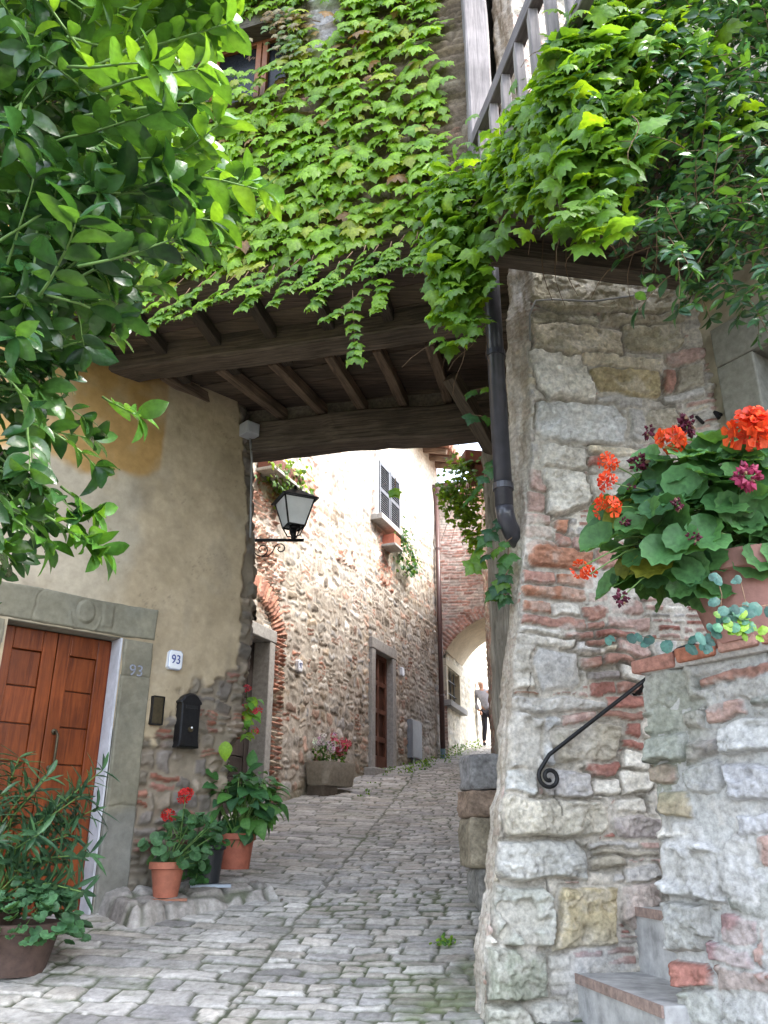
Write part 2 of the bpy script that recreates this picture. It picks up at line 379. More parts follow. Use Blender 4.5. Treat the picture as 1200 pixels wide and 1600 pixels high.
# cobbled street
bb = [2.4]
while bb[-1] < 29: bb.append(bb[-1]+.0065+.0016*bb[-1])
street = HF(np.arange(-3.9, 2.6, .0145), bb, 11, (.095, .095, .075), .012, .25)
pv = [(.38, .365, .345), (.42, .405, .385), (.34, .33, .315), (.47, .455, .43), (.39, .365, .33), (.31, .30, .295), (.36, .335, .30)]
r = random.Random(5); y = 2.4
while y < 28.5:
    for side in (0, 1):
        yy = y; rh_t = 0
        pass
    y += 99
def cobble_rows(x0, x1, y0, y1, hr, wr, seed):
    r = random.Random(seed); y = y0
    while y < y1:
        rh = r.uniform(*hr); x = x0-r.uniform(0, .2)
        while x < x1:
            sw = r.uniform(*wr); g = .0065
            if x+sw > x0:
                xa, xb = max(x, x0)+g, min(x+sw, x1)-g
                if xb-xa > .03:
                    c = r.choice(pv)
                    street.stone(xa, xb, y+g+r.gauss(0, .004), y+rh-g+r.gauss(0, .004), c, relief=.013, edge=.009, jit=.055, rough=.005, warp=.012, tilt=.28, cvar=.12, clip=.3)
            x += sw
        y += rh
cobble_rows(-3.9, 0, 2.4, 29, (.11, .19), (.16, .50), 3)
cobble_rows(.0, 2.6, 2.4, 29, (.075, .135), (.10, .30), 4)
# moss in the joints and along the right edge; this sheet carries wear of its own
low = sstep(.012, .002, street.H)
mossn = sstep(-.1, .45, fbm(street.U, street.V, 1.3, 4, 77))
street.paint(low*(.30+.70*mossn), (.06, .09, .025), .8)
street.paint(sstep(.15, .5, fbm(street.U, street.V, 1.7, 5, 80))*sstep(.0, .4, fbm(street.U, street.V, .6, 3, 81)), (.20, .215, .12), .45)
street.paint(sstep(.6, 1.15, street.U-.085*(street.V-4.7))*sstep(7.5, 5.0, street.V)*sstep(-.3, .4, fbm(street.U, street.V, 4, 4, 78)), (.10, .13, .045), .75)
street.paint(sstep(.2, .6, fbm(street.U, street.V, 1.1, 4, 79)), (.20, .195, .185), .35)
def street_map(A, B, H):
    X = A-.82+.1355*(B-4.75)
    Y = B-np.where(A < 0, .16*A, .03*A)*sstep(2.4, 4.2, B)
    Z = np.interp(Y, *GYK)+H+fbm(X, Y, .9, 3, 41)*.022
    return np.stack([X, Y, Z], -1)
tag(street.build('street', street_map, M['pave']), kind='structure')
# ------------------------------------------------------------------ planes of the place
WL = Wall(-2.1, 6.5, 47)           # plastered house on the left
WF = Wall(1.25, 18.5, 21)          # rubble house along the street
WO = Wall(-.55, 4.86, 107.6)       # creeper-clad front of the house over the passage
WP = Wall(.70, 4.70, 80)           # stone pier on the right
WR = Wall(2.07, 4.94, 146.6)       # wall with the window behind the stair
WQ = Wall(1.22, 3.90, 145.2)       # low parapet of the stair
WA = Wall(1.25, 18.6, 95.7)        # brick house with the far arch
WB = Wall(1.41, 18.8, 17.3)        # sunny wall beyond the arch
def edge_fn(W, pts):
    q = sorted([(W.uz(px, py)[1], W.uz(px, py)[0]) for px, py in pts])
    zs = [a for a, b in q]; us = [b for a, b in q]
    return lambda z: np.interp(z, zs, us)

# ================================================================== PLASTERED HOUSE (left)
house = thing('plaster_house', (-2.1, 6.5, 1.2), 'plastered house with ochre patches and a varnished double door under a carved stone lintel', 'house')
ucL = edge_fn(WL, [(384, 640), (388, 700), (396, 850), (393, 940), (389, 1000), (380, 1060), (378, 1140), (352, 1165), (350, 1230), (338, 1290), (330, 1330)])
hu = np.concatenate([np.arange(-3.6, 1.42, .0135), np.arange(1.42, 5.0, .06)])
hz = np.arange(.7, 6.6, .0135)
h = HF(hu, hz, 21, (.225, .19, .145), .016, .2)
rub = [(.19, .165, .13), (.24, .205, .165), (.16, .14, .12), (.27, .225, .175), (.21, .185, .165)]; brk = [(.27, .115, .08), (.23, .12, .095), (.30, .15, .11)]
h.coursed(.28, 1.5, .7, 3.2, rub, (.07, .15), (.09, .26), .018, .22, brk, .25, .95, relief=.026, edge=.02, jit=.2, rough=.014, warp=.026, tilt=.4)
h.coursed(.95, 1.6, 3.2, 5.6, rub, (.10, .2), (.12, .3), .02, .0, None, .1, .9, relief=.03, edge=.04, jit=.2, rough=.014, warp=.02)
n1 = fbm(h.U, h.V, 2.2, 5, 61); n2 = fbm(h.U, h.V, .9, 4, 62); n3 = fbm(h.U, h.V, 7, 4, 63)
# plaster coat: whole above about 2.9 m, ragged below
edge_n = .28*n1+.10*n3
cover = (h.V-2.95+edge_n*1.6+.35*sstep(.9, .3, h.U)-.25*sstep(.9, 1.25, h.U)*sstep(3.8, 2.6, h.V))
cover = np.maximum(cover, (1.35-h.U-.25+edge_n*.9)*0+(.9-np.abs(h.U-.95)*9)*0-1)
quoin = (h.U-ucL(h.V)+.14+.12*n1)                       # stones show along the corner
cover = np.minimum(cover, -quoin*2.2+.06)
pm = sstep(-.03, .05, cover)
ptop = h.H*0+.030+n3*.006+fbm(h.U, h.V, 3, 3, 64)*.012
h.H = h.H*(1-pm)+ptop*pm
pcol = np.array((.44, .36, .245))[None, None]*(1+.22*n2+.13*n1)[..., None]
h.C = h.C*(1-pm[..., None])+pcol*pm[..., None]
zz = WL.uz(200, 735)[1]
u_grey = WL.uz(256, 660)[0]
ochre = sstep(.02, -.02, h.U-u_grey+.015*n3)*sstep(-.06, .06, h.V-zz+.22*n1-.10*(h.U-u_grey))
h.paint(ochre*(.55+.45*sstep(-.35, .2, n1+.3*n3)), (.40, .235, .07), .88)
h.paint(sstep(-.15, .5, n2+.4*n1)*pm*(1-ochre)*sstep(4.6, 3.4, h.V), (.30, .25, .165), .45)
pale = sstep(.0, -.35, h.U-.1+.4*n1)*sstep(2.9, 3.4, h.V)*(1-ochre)
h.paint(pale, (.46, .42, .34), .6)
drip = sstep(.25, .7, vnoise(h.U*9, h.V*.8, 66))*sstep(4.0, 2.9, h.V)*pm
h.paint(drip, (.22, .20, .165), .4)
h.paint(sstep(.35, .8, fbm(h.U, h.V, 5, 4, 67))*sstep(.2, .5, h.U)*sstep(2.9, 2.2, h.V), (.33, .13, .09), .45)
h.paint(sstep(2.0, 1.1, h.V+.3*n1), (.15, .145, .13), .45)
crack = sstep(.009, .0, np.abs(fbm(h.U, h.V, 1.6, 7, 69, .62)))*pm*sstep(.1, .4, fbm(h.U, h.V, 1.0, 3, 70)); h.paint(crack, (.16, .135, .10), .45); h.H -= .003*crack
h.paint(sstep(.2, .55, fbm(h.U*1.0, h.V*.5, 3.5, 5, 71))*pm*(1-ochre), (.26, .225, .175), .35); h.paint(sstep(.25, .6, fbm(h.U, h.V, 2.7, 5, 72))*pm*(1-ochre), (.43, .38, .30), .4)
dl, dtop = WL.uz(8, 985)[0], WL.uz(190, 998)[1]; dr = 0.0
dbase = 1.235
RET = Vector((-.22, .975))
def hmap(U, Z, H):
    uc = ucL(Z)+fbm(U*0, Z, 3.5, 4, 68)*.035
    ov = np.maximum(U-uc, 0); uu = np.minimum(U, uc)
    k = sstep(0, .10, ov)
    P = WL.arr(uu, Z, H*(1-k))
    P[..., 0] += RET.x*ov+.975*H*k; P[..., 1] += RET.y*ov+.22*H*k
    return P
h.build('wall', hmap, M['plaster'], house, holes=lambda u, v: (u > dl) & (u < dr) & (v < dtop))
# unseen body box behind the plaster, added to block light
mb = MB(); mb.wbox(WL, -3.6, 1.0, .5, 9.0, -3.0, -.45, (.3, .27, .22)); mb.wbox(WL, -3.6, dl-.0, .5, 6.5, -.46, -.1, (.3, .27, .22)); mb.wbox(WL, dr+.3, 1.0, .5, 6.5, -.46, -.1, (.3, .27, .22)); mb.wbox(WL, dl, dr+.3, dtop+.3, 6.5, -.46, -.1, (.3, .27, .22)); mb.wbox(WL, -3.6, .2, 6.5, 9.0, -.44, .0, (.3, .27, .22))
mb.build('wall_core', M['plaster'], house)
# stone surround: lintel with carved relief, jambs, white reveal
lu0, lu1 = WL.uz(-40, 905)[0], WL.uz(243, 990)[0]
lz1 = WL.uz(243, 953)[1]
mb = MB()
nu = 40
lv = HF(np.arange(lu0, lu1, .008), np.arange(dtop, lz1, .008), 31, (.215, .205, .155), .006, .16)
e = np.minimum.reduce([lv.U-lu0, lu1-lv.U, lv.V-dtop, lz1-lv.V])
lv.H = lv.H+.055*sstep(-.005, .025, e+.01*lv.wu)-.01
cxr = WL.uz(131, 955)[0]; czr = (dtop+lz1)/2+.01
rr = np.hypot((lv.U-cxr)/.085, (lv.V-czr)/.105)
lv.H += .014*sstep(1.0, .8, rr)-.010*sstep(.18, .0, np.abs(rr-.88))           # oval boss
ring = np.hypot((lv.U-cxr)/.12, (lv.V-czr+.03)/.14)
lv.H += .008*sstep(.12, .0, np.abs(ring-1))*(lv.V < czr-.02)
cx2 = WL.uz(165, 962)[0]
lv.H += .009*sstep(.05, .035, np.abs(lv.U-cx2))*sstep(.10, .085, np.abs(lv.V-czr))
cr = np.abs((lv.U-(lu0+.42))-.18*(lv.V-dtop)-.02*lv.wu*3)
lv.H -= .008*sstep(.012, 0, cr)
lv.paint(sstep(.0, .6, fbm(lv.U, lv.V, 4, 4, 33)), (.20, .20, .165), .5)
lo = lv.build('lintel', lambda U, Z, H: WL.arr(U, Z, H), M['relief'], house)
mb = MB().wbox(WL, lu0+.01, lu1-.01, dtop-.002, lz1-.01, -.30, .02, (.26, .25, .2)).build('lintel_block', M['relief'], house)
jr0, jr1 = 0.015, WL.uz(238, 1010)[0]
def jamb(u0, u1, z0, z1, seed, name='jamb'):
    jv = HF(np.arange(u0, u1, .009), np.arange(z0, z1, .009), seed, (.22, .205, .155), .006, .16)
    e = np.minimum(jv.U-u0, u1-jv.U); jv.H = jv.H+.050*sstep(-.004, .02, e+.008*jv.wu)
    for zc in (z0+(z1-z0)*.40, z0+(z1-z0)*.86): jv.H -= .012*sstep(.010, .0, np.abs(jv.V-zc-.02*jv.wu))
    jv.paint(sstep(-.1, .5, fbm(jv.U, jv.V, 3, 4, seed+2)), (.17, .165, .13), .5)
    jv.paint(sstep(z0+.85, z0+.7, jv.V+.1*jv.wv), (.20, .20, .19), .7)
    jv.build(name, lambda U, Z, H: WL.arr(U, Z, H), M['relief'], house)
jamb(jr0, jr1, dbase-.1, dtop, 34)
jamb(dl-.27, dl-.01, dbase-.1, dtop, 35)
MB().wbox(WL, jr0+.004, jr1-.01, dbase-.1, dtop-.003, -.3, .03, (.8, .8, .72)).wbox(WL, dl-.26, dl-.014, dbase-.1, dtop-.003, -.3, .03, (.8, .8, .72)).build('jamb_block', M['sill'], house)
MB().wbox(WL, -.012, .0035, dbase-.05, dtop-.004, -.16, .042, (1, 1, 1)).build('reveal', M['reveal'], house)
MB().wbox(WL, dl-.3, dr+.32, dbase-.3, dbase+.005, -.3, .10, (.9, .9, .9)).build('threshold', M['sill'], house, bevel=.015)
# two door leaves, each five boarded panels in a frame
def door_leaf(u0, u1, handle):
    W = WL; hb = -.155; z0, z1 = dbase+.01, dtop-.01
    m_ = MB(); st = .105; wv = u1-u0
    m_.wbox(W, u0, u0+st, z0, z1, hb, hb+.045); m_.wbox(W, u1-st, u1, z0, z1, hb, hb+.045)
    m_.wbox(W, u0+st, u1-st, z1-.16, z1, hb, hb+.044); m_.wbox(W, u0+st, u1-st, z0, z0+.2, hb, hb+.044)
    zs = np.linspace(z0+.2, z1-.16, 7)
    for a, b in zip(zs[:-1], zs[1:]):
        c = random.Random(a*u0*99).uniform(.82, 1.12)
        m_.wbox(W, u0+st, u1-st, a+.004, b-.004, hb, hb+.026, (c, c, c))
    m_.wbox(W, u0+st, u1-st, z0+.1, z1-.1, hb-.005, hb+.012, (.35, .35, .35))
    o = m_.build('door_leaf', M['door'], house, bevel=.006)
    return o
mid = (dl+dr)/2-.005
l1 = door_leaf(dl+.004, mid-.003, False); l2 = door_leaf(mid+.003, dr-.018, True)
MB().wbox(WL, dr-.017, dr-.0125, dbase+.01, dtop-.01, -.155, -.115, (.8, .4, .5)).build('door_frame', M['door'], house)
hu_, hz_ = WL.uz(90, 1170)
hp = lambda u, z, h_: WL.P(hu_+u, hz_+z, h_)
m_ = MB(); m_.tube([hp(0, .13, -.115), hp(0, .13, -.07), hp(.01, .10, -.055), hp(.01, -.10, -.055), hp(0, -.13, -.07), hp(0, -.13, -.115)], .010, 8)
m_.tube([hp(0, .13, -.112), hp(0, .13, -.10)], .022, 10); m_.tube([hp(0, -.13, -.112), hp(0, -.13, -.10)], .022, 10)
m_.build('handle', M['brass'], l2, smooth=True)
# faded painted number on the right jamb
pu, pz = WL.uz(208, 1050)
mt_faded = m_plain('faded_blue_paint', (.25, .27, .33), .9, 0, .45, 45, 0)
text_mesh(MB(), '93', .125, lambda x, y, z: WL.P(pu+x, pz+y, .052+z*.3)).build('faded_number', mt_faded, house)

# raised ledge of rough stones along the foot of the house
lg = HF(np.arange(.02, 1.25, .012), np.arange(0, .66, .012), 44, (.20, .19, .17), .014, .2)
lg.coursed(0, 1.6, 0, .70, [(.31, .29, .27), (.34, .32, .30), (.27, .25, .23)], (.16, .26), (.2, .42), .016, 0, None, 0, 1, relief=.03, edge=.04, jit=.14, rough=.012, warp=.02)
lg.paint(sstep(.02, .0, lg.H)*sstep(-.2, .3, fbm(lg.U, lg.V, 3, 3, 3)), (.06, .08, .03), .6)
def lgmap(U, B, H):
    P = WL.arr(U, 0*U, B)
    drop = sstep(.46, .54, B+.05*fbm(U, B, 5, 3, 8))+sstep(.10, .03, U)
    P[..., 2] = np.interp(P[..., 1], *GYK)+(.125-.06*U)*(1-np.clip(drop, 0, 1)*1.6)+H*(1+.5*drop)
    return P
tag(lg.build('ledge', lgmap, M['pave']), kind='structure')

# ================================================================== RUBBLE HOUSE along the street
rubble = thing('rubble_house', (.0, 15.0, 2.8), 'tall rubble stone house with brick arch, brown doors and grey shutters along the rising lane', 'house')
fz = np.concatenate([np.arange(1.9, 6.2, .02), np.arange(6.2, 10.6, .03)])
f = HF(np.arange(-9.3, .02, .02), fz, 51, (.50, .45, .385), .016, .2); f.H += .008
pf = [(.42, .37, .31), (.52, .48, .43), (.34, .29, .24), (.66, .63, .58), (.38, .35, .31), (.30, .25, .20), (.46, .38, .29), (.60, .57, .53), (.40, .39, .38), (.48, .33, .26)]
bf = [(.42, .20, .14), (.38, .19, .14), (.46, .25, .18)]
f.coursed(-9.3, .05, 1.9, 10.6, pf, (.09, .19), (.09, .36), .022, .10, bf, .22, .97, relief=.020, edge=.028, jit=.22, rough=.009, warp=.035, tilt=.3, cvar=.20)
for (px, py, a, b) in ((400, 800, .5, .5), (600, 880, .25, .5), (420, 900, .3, .25), (540, 870, .3, .2), (700, 980, .3, 1.0), (470, 770, .4, .3), (590, 760, .3, .6)):
    u, z = WF.uz(px, py)                                        # patches laid in brick
    f.coursed(u-a, u+a, z-b, z+b, bf, (.055, .07), (.14, .26), .012, 1, bf, 0, .9, relief=.05, edge=.015, jit=.08, rough=.008, warp=.02)
nf = fbm(f.U, f.V, 1.0, 5, 55)
smear = sstep(.10, .45, nf)*sstep(.06, .03, f.H)                # lime smeared over the joints
f.paint(smear, (.58, .54, .49), .45)
f.paint(sstep(.15, .55, fbm(f.U, f.V, .7, 4, 57))*sstep(5.8, 3.2, f.V), (.27, .235, .18), .42)
f.paint(sstep(8.2, 9.0, f.V+.5*nf), (.60, .55, .47), .75); kk = sstep(8.2, 9.0, f.V+.5*nf); f.H = f.H*(1-kk)+.05*kk
f.C *= .86
gzw = np.interp(WF.o.y+WF.d.y*f.U, *GYK)
f.paint(sstep(.35, .0, f.V-gzw+.15*nf), (.20, .20, .13), .5)
# door by the brick arch and the brown door, from where they stand on the wall
d1r = WF.uz(413, 1015)[0]; d1l = d1r-.95; d1t = WF.uz(413, 1003)[1]; d1b = gz(0, WF.P(d1l+.4, 0).y)-.02
d2l, d2t = WF.uz(581, 1015); d2r = WF.uz(608, 1030)[0]; d2b = WF.uz(590, 1202)[1]
uc1 = (d1l+d1r)/2; ra = (d1r-d1l)/2+.21; zs_ = d1t+.02
for k in range(34):                                             # voussoirs of the brick arch
    a = math.pi*(k+.5)/34
    f.stone(uc1+math.cos(a)*(ra+.17)-.16, uc1+math.cos(a)*(ra+.17)+.16, zs_+math.sin(a)*(ra+.17)*.82-.030, zs_+math.sin(a)*(ra+.17)*.82+.030, bf[k % 3], relief=.062, edge=.012, jit=.04, rough=.006, warp=.004, ang=a*.97, force=True, gap=.02)
yb = d1b
while yb < zs_:                                                 # brick pier between the arch and the house number
    rh = f.rng.uniform(.055, .075)
    xx = d1r+.17
    for w_ in (.2, .16):
        f.stone(xx, xx+w_, yb+.007, yb+rh-.007, f.rng.choice(bf+[(.45, .38, .3)]), relief=.06, edge=.014, jit=.05, rough=.006, warp=.006, force=True, gap=.006); xx += w_+.015
    yb += rh
# niche above door
nz0, nz1 = d1t+.22, d1t+.40
def fholes(u, v):
    return ((u > d1l) & (u < d1r) & (v < d1t)) | ((u > d2l) & (u < d2r) & (v < d2t) & (v > d2b)) | ((u > d1l+.22) & (u < d1r-.30) & (v > nz0) & (v < nz1))
f.build('wall', lambda U, Z, H: WF.arr(U, Z, H), M['far'], rubble, holes=fholes)
mb = MB(); mb.wbox(WF, -9.3, 0, 1.5, 10.55, -4.0, -.32, (.5, .45, .36)); mb.wbox(WF, -9.3, -9.2, 1.5, 10.5, -.4, -.02, (.5, .45, .36))
mb.build('wall_core', M['far'], rubble)
def surround(W, u0, u1, z0, z1, w_, parent, proud=.07, back=-.28, lint=.2, nm='door_surround'):
    m_ = MB(); m_.wbox(W, u0-w_, u0, z0, z1+.001, back, proud); m_.wbox(W, u1, u1+w_, z0, z1+.001, back, proud); m_.wbox(W, u0-w_-.015, u1+w_+.015, z1+.002, z1+lint, back, proud+.008)
    return m_.build(nm, M['sill'], parent, bevel=.012)
surround(WF, d1l, d1r, d1b-.2, d1t, .15, rubble, .09, -.3, .17)
surround(WF, d2l, d2r, d2b-.1, d2t, .17, rubble, .08)
def panel_door(W, u0, u1, z0, z1, cols, rows, mat, parent, hb=-.2, plank=False):
    m_ = MB(); st = .085
    if plank:
        for k in range(rows): m_.wbox(W, u0, u1, lerp(z0, z1, k/rows)+.006, lerp(z0, z1, (k+1)/rows)-.006, hb, hb+.03+.006*(k % 2), (.9+.2*(k % 2),)*3)
        m_.wbox(W, u0, u1, z0, z1, hb-.02, hb+.012, (.4,)*3)
        m_.wbox(W, u1-.12, u1, z0, z1, hb, hb+.05)
    else:
        m_.wbox(W, u0, u1, z0, z1, hb-.03, hb, (.55,)*3)
        for k in range(cols+1):
            c = lerp(u0+st/2, u1-st/2, k/cols); m_.wbox(W, c-st/2, c+st/2, z0, z1, hb, hb+.045)
        for k in range(rows+1):
            c = lerp(z0+.12 if k == 0 else z0+st/2, z1-st/2, k/rows)
            hw = .12 if k == 0 else st/2
            if k == 1: pass
            m_.wbox(W, u0+.01, u1-.01, c-hw, c+hw, hb, hb+.043)
    return m_.build('door', mat, parent, bevel=.006)
panel_door(WF, d1l, d1r, d1b, d1t, 1, 9, M['dark_door'], rubble, plank=True)
panel_door(WF, d2l, d2r, d2b, d2t, 2, 4, M['brown_door'], rubble, hb=-.09)
m_ = MB(); m_.wbox(WF, d2l-.35, d2r+.35, d2b-.28, d2b-.015, -.28, .22); m_.build('doorstep', M['sill'], rubble, bevel=.02)
# shuttered window
su0, su1 = WF.uz(585, 770)[0], WF.uz(617, 780)[0]; sz0, sz1 = WF.uz(601, 823)[1], WF.uz(601, 737)[1]
def shutter(u0, u1):
    m_ = MB(); fr = .055; h0, h1 = .075, .115
    m_.wbox(WF, u0, u0+fr, sz0, sz1, h0, h1); m_.wbox(WF, u1-fr, u1, sz0, sz1, h0, h1)
    for zc in (sz0+.035, (sz0+sz1)/2, sz1-.035): m_.wbox(WF, u0+fr, u1-fr, zc-.035, zc+.035, h0, h1-.002)
    o = m_.build('shutter', M['shutter'], rubble)
    s_ = MB(); n = 22
    for k in range(n):
        z = lerp(sz0+.08, sz1-.08, (k+.5)/n)
        p = [WF.P(u, z+dz, hh) for u in (u0+fr, u1-fr) for (dz, hh) in ((.018, h0+.004), (.022, h0+.006), (-.018, h1-.006), (-.022, h1-.010))]
        s_.add([tuple(q) for q in p], [(0, 1, 5, 4), (1, 2, 6, 5), (2, 3, 7, 6), (3, 0, 4, 7), (0, 3, 2, 1), (4, 5, 6, 7)], (1.5, 1.5, 1.5))
    s_.build('louvre', M['shutter'], o)
sm_ = (su0+su1)/2
shutter(su0, sm_-.012); shutter(sm_+.012, su1)
m_ = MB().wbox(WF, su0-.14, su0-.01, sz0, sz1+.1, .0, .09).wbox(WF, su1+.01, su1+.10, sz0, sz1+.1, .0, .07).wbox(WF, su0-.14, su1+.10, sz1+.01, sz1+.14, .0, .085)
m_.build('window_surround', m_plain('pale_plaster_band', (.66, .64, .60), .9, 0, .1, 10, .2), rubble)
MB().wbox(WF, su0, su1, sz0, sz1, .0, .062, (.2,)*3).build('window_pane', M['glass'], rubble)
MB().wbox(WF, su0-.20, su1+.16, sz0-.12, sz0-.005, .0, .24).build('window_sill', M['sill'], rubble, bevel=.012)
# eaves: rafters and tiles
ze = 10.15
for k in range(20):
    u = -.12-.46*k
    p0 = WF.P(u, ze+.17, -.2); p1 = WF.P(u, ze-.04, .62)
    beam('rafter', p0, p1, .09, .12, M['oldwood'], rubble, seed=k, seg=4, col=(2, 1.8, 1.7))
m_ = MB()
m_.add([tuple(WF.P(u, z, hh)) for u in (-9.4, .25) for (z, hh) in ((ze+.02, .70), (ze+.06, .70), (ze+1.1, -3.2), (ze+1.06, -3.2))], [(0, 1, 5, 4), (1, 2, 6, 5), (2, 3, 7, 6), (3, 0, 4, 7), (0, 3, 2, 1), (4, 5, 6, 7)], (.6, .6, .6))
for k in range(44):
    u = -9.3+.22*k
    m_.tube([WF.P(u, ze+.09, .74), WF.P(u, ze+1.15, -3.2)], .085, 8)
m_.build('roof', M['roof'], rubble)

# ================================================================== HOUSE WITH THE FAR ARCH
arch = thing('arch_house', (2.0, 18.6, 3.4), 'pinkish brick house bridging the lane with a wide segmental arch', 'house')
acx, acz, ar = 2.90-1.25, 3.13+1.72, 1.74
av = HF(np.arange(-.05, 5.6, .028), np.arange(3.0, 9.5, .022), 71, (.60, .49, .42), .012, .15)
ba = [(.47, .26, .20), (.52, .31, .25), (.43, .23, .17), (.58, .40, .33)]
av.coursed(0, 5.6, 3.0, 9.5, ba+[(.55, .47, .40)], (.062, .078), (.16, .30), .016, 0, None, 0, .93, relief=.018, edge=.014, jit=.06, rough=.008, warp=.012, cvar=.15)
for k in range(44):
    a = math.pi*(.16+.68*k/43); 
    av.stone(acx+math.cos(a)*(ar+.15)-.14, acx+math.cos(a)*(ar+.15)+.14, acz+math.sin(a)*(ar+.15)-.032, acz+math.sin(a)*(ar+.15)+.032, ba[k % 3], relief=.03, edge=.012, jit=.04, warp=.004, ang=a, force=True, gap=.02)
av.paint(sstep(.05, .5, fbm(av.U, av.V, .9, 4, 73)), (.66, .58, .50), .6)
def aholes(u, v): return (((u-acx)**2+(v-acz)**2 < ar*ar) & (v > acz)) | ((np.abs(u-acx) < 1.50) & (v <= acz+.9))
av.build('wall', lambda U, Z, H: WA.arr(U, Z, H), M['far'], arch, holes=lambda u, v: aholes(u, v))
# barrel soffit and jambs
m_ = MB(); prof = []
a0 = math.acos(1.5/ar)
for k in range(33):
    a = math.pi-a0-(math.pi-2*a0)*k/32
    prof.append((acx+math.cos(a)*ar, acz+math.sin(a)*ar))
prof = prof+[(acx+1.5, 2.9)]
sd = Vector((.28, .96)).normalized()*1.9
vs = []
for (u, z) in prof:
    p = WA.P(u, z, .01); vs += [tuple(p), (p.x+sd.x, p.y+sd.y, p.z)]
m_.add(vs, [(2*i, 2*i+1, 2*i+3, 2*i+2) for i in range(len(prof)-1)], (.62, .53, .40))
m_.build('arch_soffit', M['plaster'], arch, smooth=True)
# upper body + back wall above arch
m_ = MB(); m_.wbox(WA, 0, 5.6, acz+ar+.05, 9.45, -1.9, -.05, (.6, .5, .42)); m_.wbox(WA, acx+1.52, 5.6, 2.9, acz+ar+.04, -1.9, -.05, (.6, .5, .42)); m_.build('wall_core', M['far'], arch)
m_ = MB()
m_.add([tuple(WA.P(u, z, hh)) for u in (-.3, 5.8) for (z, hh) in ((9.45, .35), (9.50, .35), (10.5, -3.5), (10.45, -3.5))], [(0, 1, 5, 4), (1, 2, 6, 5), (2, 3, 7, 6), (3, 0, 4, 7), (0, 3, 2, 1), (4, 5, 6, 7)], (.7, .7, .7))
for k in range(28): m_.tube([WA.P(-.2+.22*k, 9.53, .40), WA.P(-.2+.22*k, 10.55, -3.4)], .085, 8)
m_.build('roof', M['roof'], arch)
# sunny wall beyond the arch, with a barred window
sunny = thing('sunny_house', (2.2, 21, 3.8), 'pale sunlit house seen through the far arch, with a small barred window', 'house')
bv = HF(np.arange(0, 12, .045), np.arange(3.2, 9.6, .045), 81, (.68, .63, .52), .02, .12)
bv.coursed(0, 12, 3.2, 9.6, [(.70, .66, .57), (.62, .56, .46), (.74, .71, .64)], (.14, .24), (.16, .45), .03, 0, None, .1, .75, relief=.02, edge=.04, jit=.2, rough=.012, warp=.03)
wu0, wu1 = WB.uz(697, 1070)[0], WB.uz(715.5, 1075)[0]; wz0, wz1 = WB.uz(706, 1101)[1], WB.uz(706, 1049)[1]
bv.build('wall', lambda U, Z, H: WB.arr(U, Z, H), M['far'], sunny, holes=lambda u, v: (u > wu0) & (u < wu1) & (v > wz0) & (v < wz1))
MB().wbox(WB, 0, 12, 3.0, 9.5, -3.5, -.30, (.8, .72, .6)).build('wall_core', M['far'], sunny)
m_ = MB(); m_.wbox(WB, wu0-.14, wu0, wz0, wz1, -.28, .05); m_.wbox(WB, wu1, wu1+.16, wz0, wz1, -.28, .05); m_.wbox(WB, wu0-.15, wu1+.17, wz1+.001, wz1+.16, -.28, .055)
wf_ = m_.build('window_surround', m_plain('cream_stone', (.66, .60, .46), .9, 0, .12, 10, .2), sunny, bevel=.01)
MB().wbox(WB, wu0-.25, wu1+.28, wz0-.13, wz0-.002, -.28, .16).build('window_sill', M['sill'], sunny, bevel=.01)
MB().wbox(WB, wu0, wu1, wz0, wz1, -.27, -.25).build('window_pane', M['glass'], sunny)
m_ = MB()
for k in range(3): m_.tube([WB.P(lerp(wu0, wu1, (k+.7)/3.3), wz0, -.05), WB.P(lerp(wu0, wu1, (k+.7)/3.3), wz1, -.05)], .014, 6)
for k in range(2): m_.tube([WB.P(wu0, lerp(wz0, wz1, (k+.8)/2.6), -.05), WB.P(wu1, lerp(wz0, wz1, (k+.8)/2.6), -.05)], .014, 6)
m_.build('window_bars', M['iron'], sunny)
# building closing the view
WC = Wall(3.2, 30, 92)
end = thing('end_house', (4.2, 30, 5.0), 'pink plastered house closing the view behind the walking figure', 'house')
cv = HF(np.arange(-3, 6, .06), np.arange(4.5, 11, .06), 91, (.60, .50, .43), .015, .15)
cv.coursed(-3, 6, 4.5, 11, [(.60, .46, .38), (.55, .38, .31), (.64, .56, .48)], (.14, .22), (.2, .45), .03, 0, None, .1, .7, relief=.02, edge=.03)
cv.paint(sstep(6.0, 5.9, cv.V), (.34, .13, .11), .8)
cv.build('wall', lambda U, Z, H: WC.arr(U, Z, H), M['far'], end)
u_, z0_ = WC.uz(768, 1082); z1_ = WC.uz(768, 1022)[1]
MB().wbox(WC, u_-.15, u_+.75, z0_, z1_, .0, .06).build('window_shutter', m_plain('purple_brown_paint', (.22, .09, .10), .6, 0, .1, 5, 0), end)
MB().wbox(WC, u_-.3, u_-.152, z0_-.1, z1_+.1, .0, .07).wbox(WC, u_-.3, u_+.9, z1_+.002, z1_+.14, .0, .071).build('window_surround', M['sill'], end)
MB().wbox(WC, -3, 6, 4.3, 11, -4, -.1, (.6, .5, .43)).build('wall_core', M['far'], end)
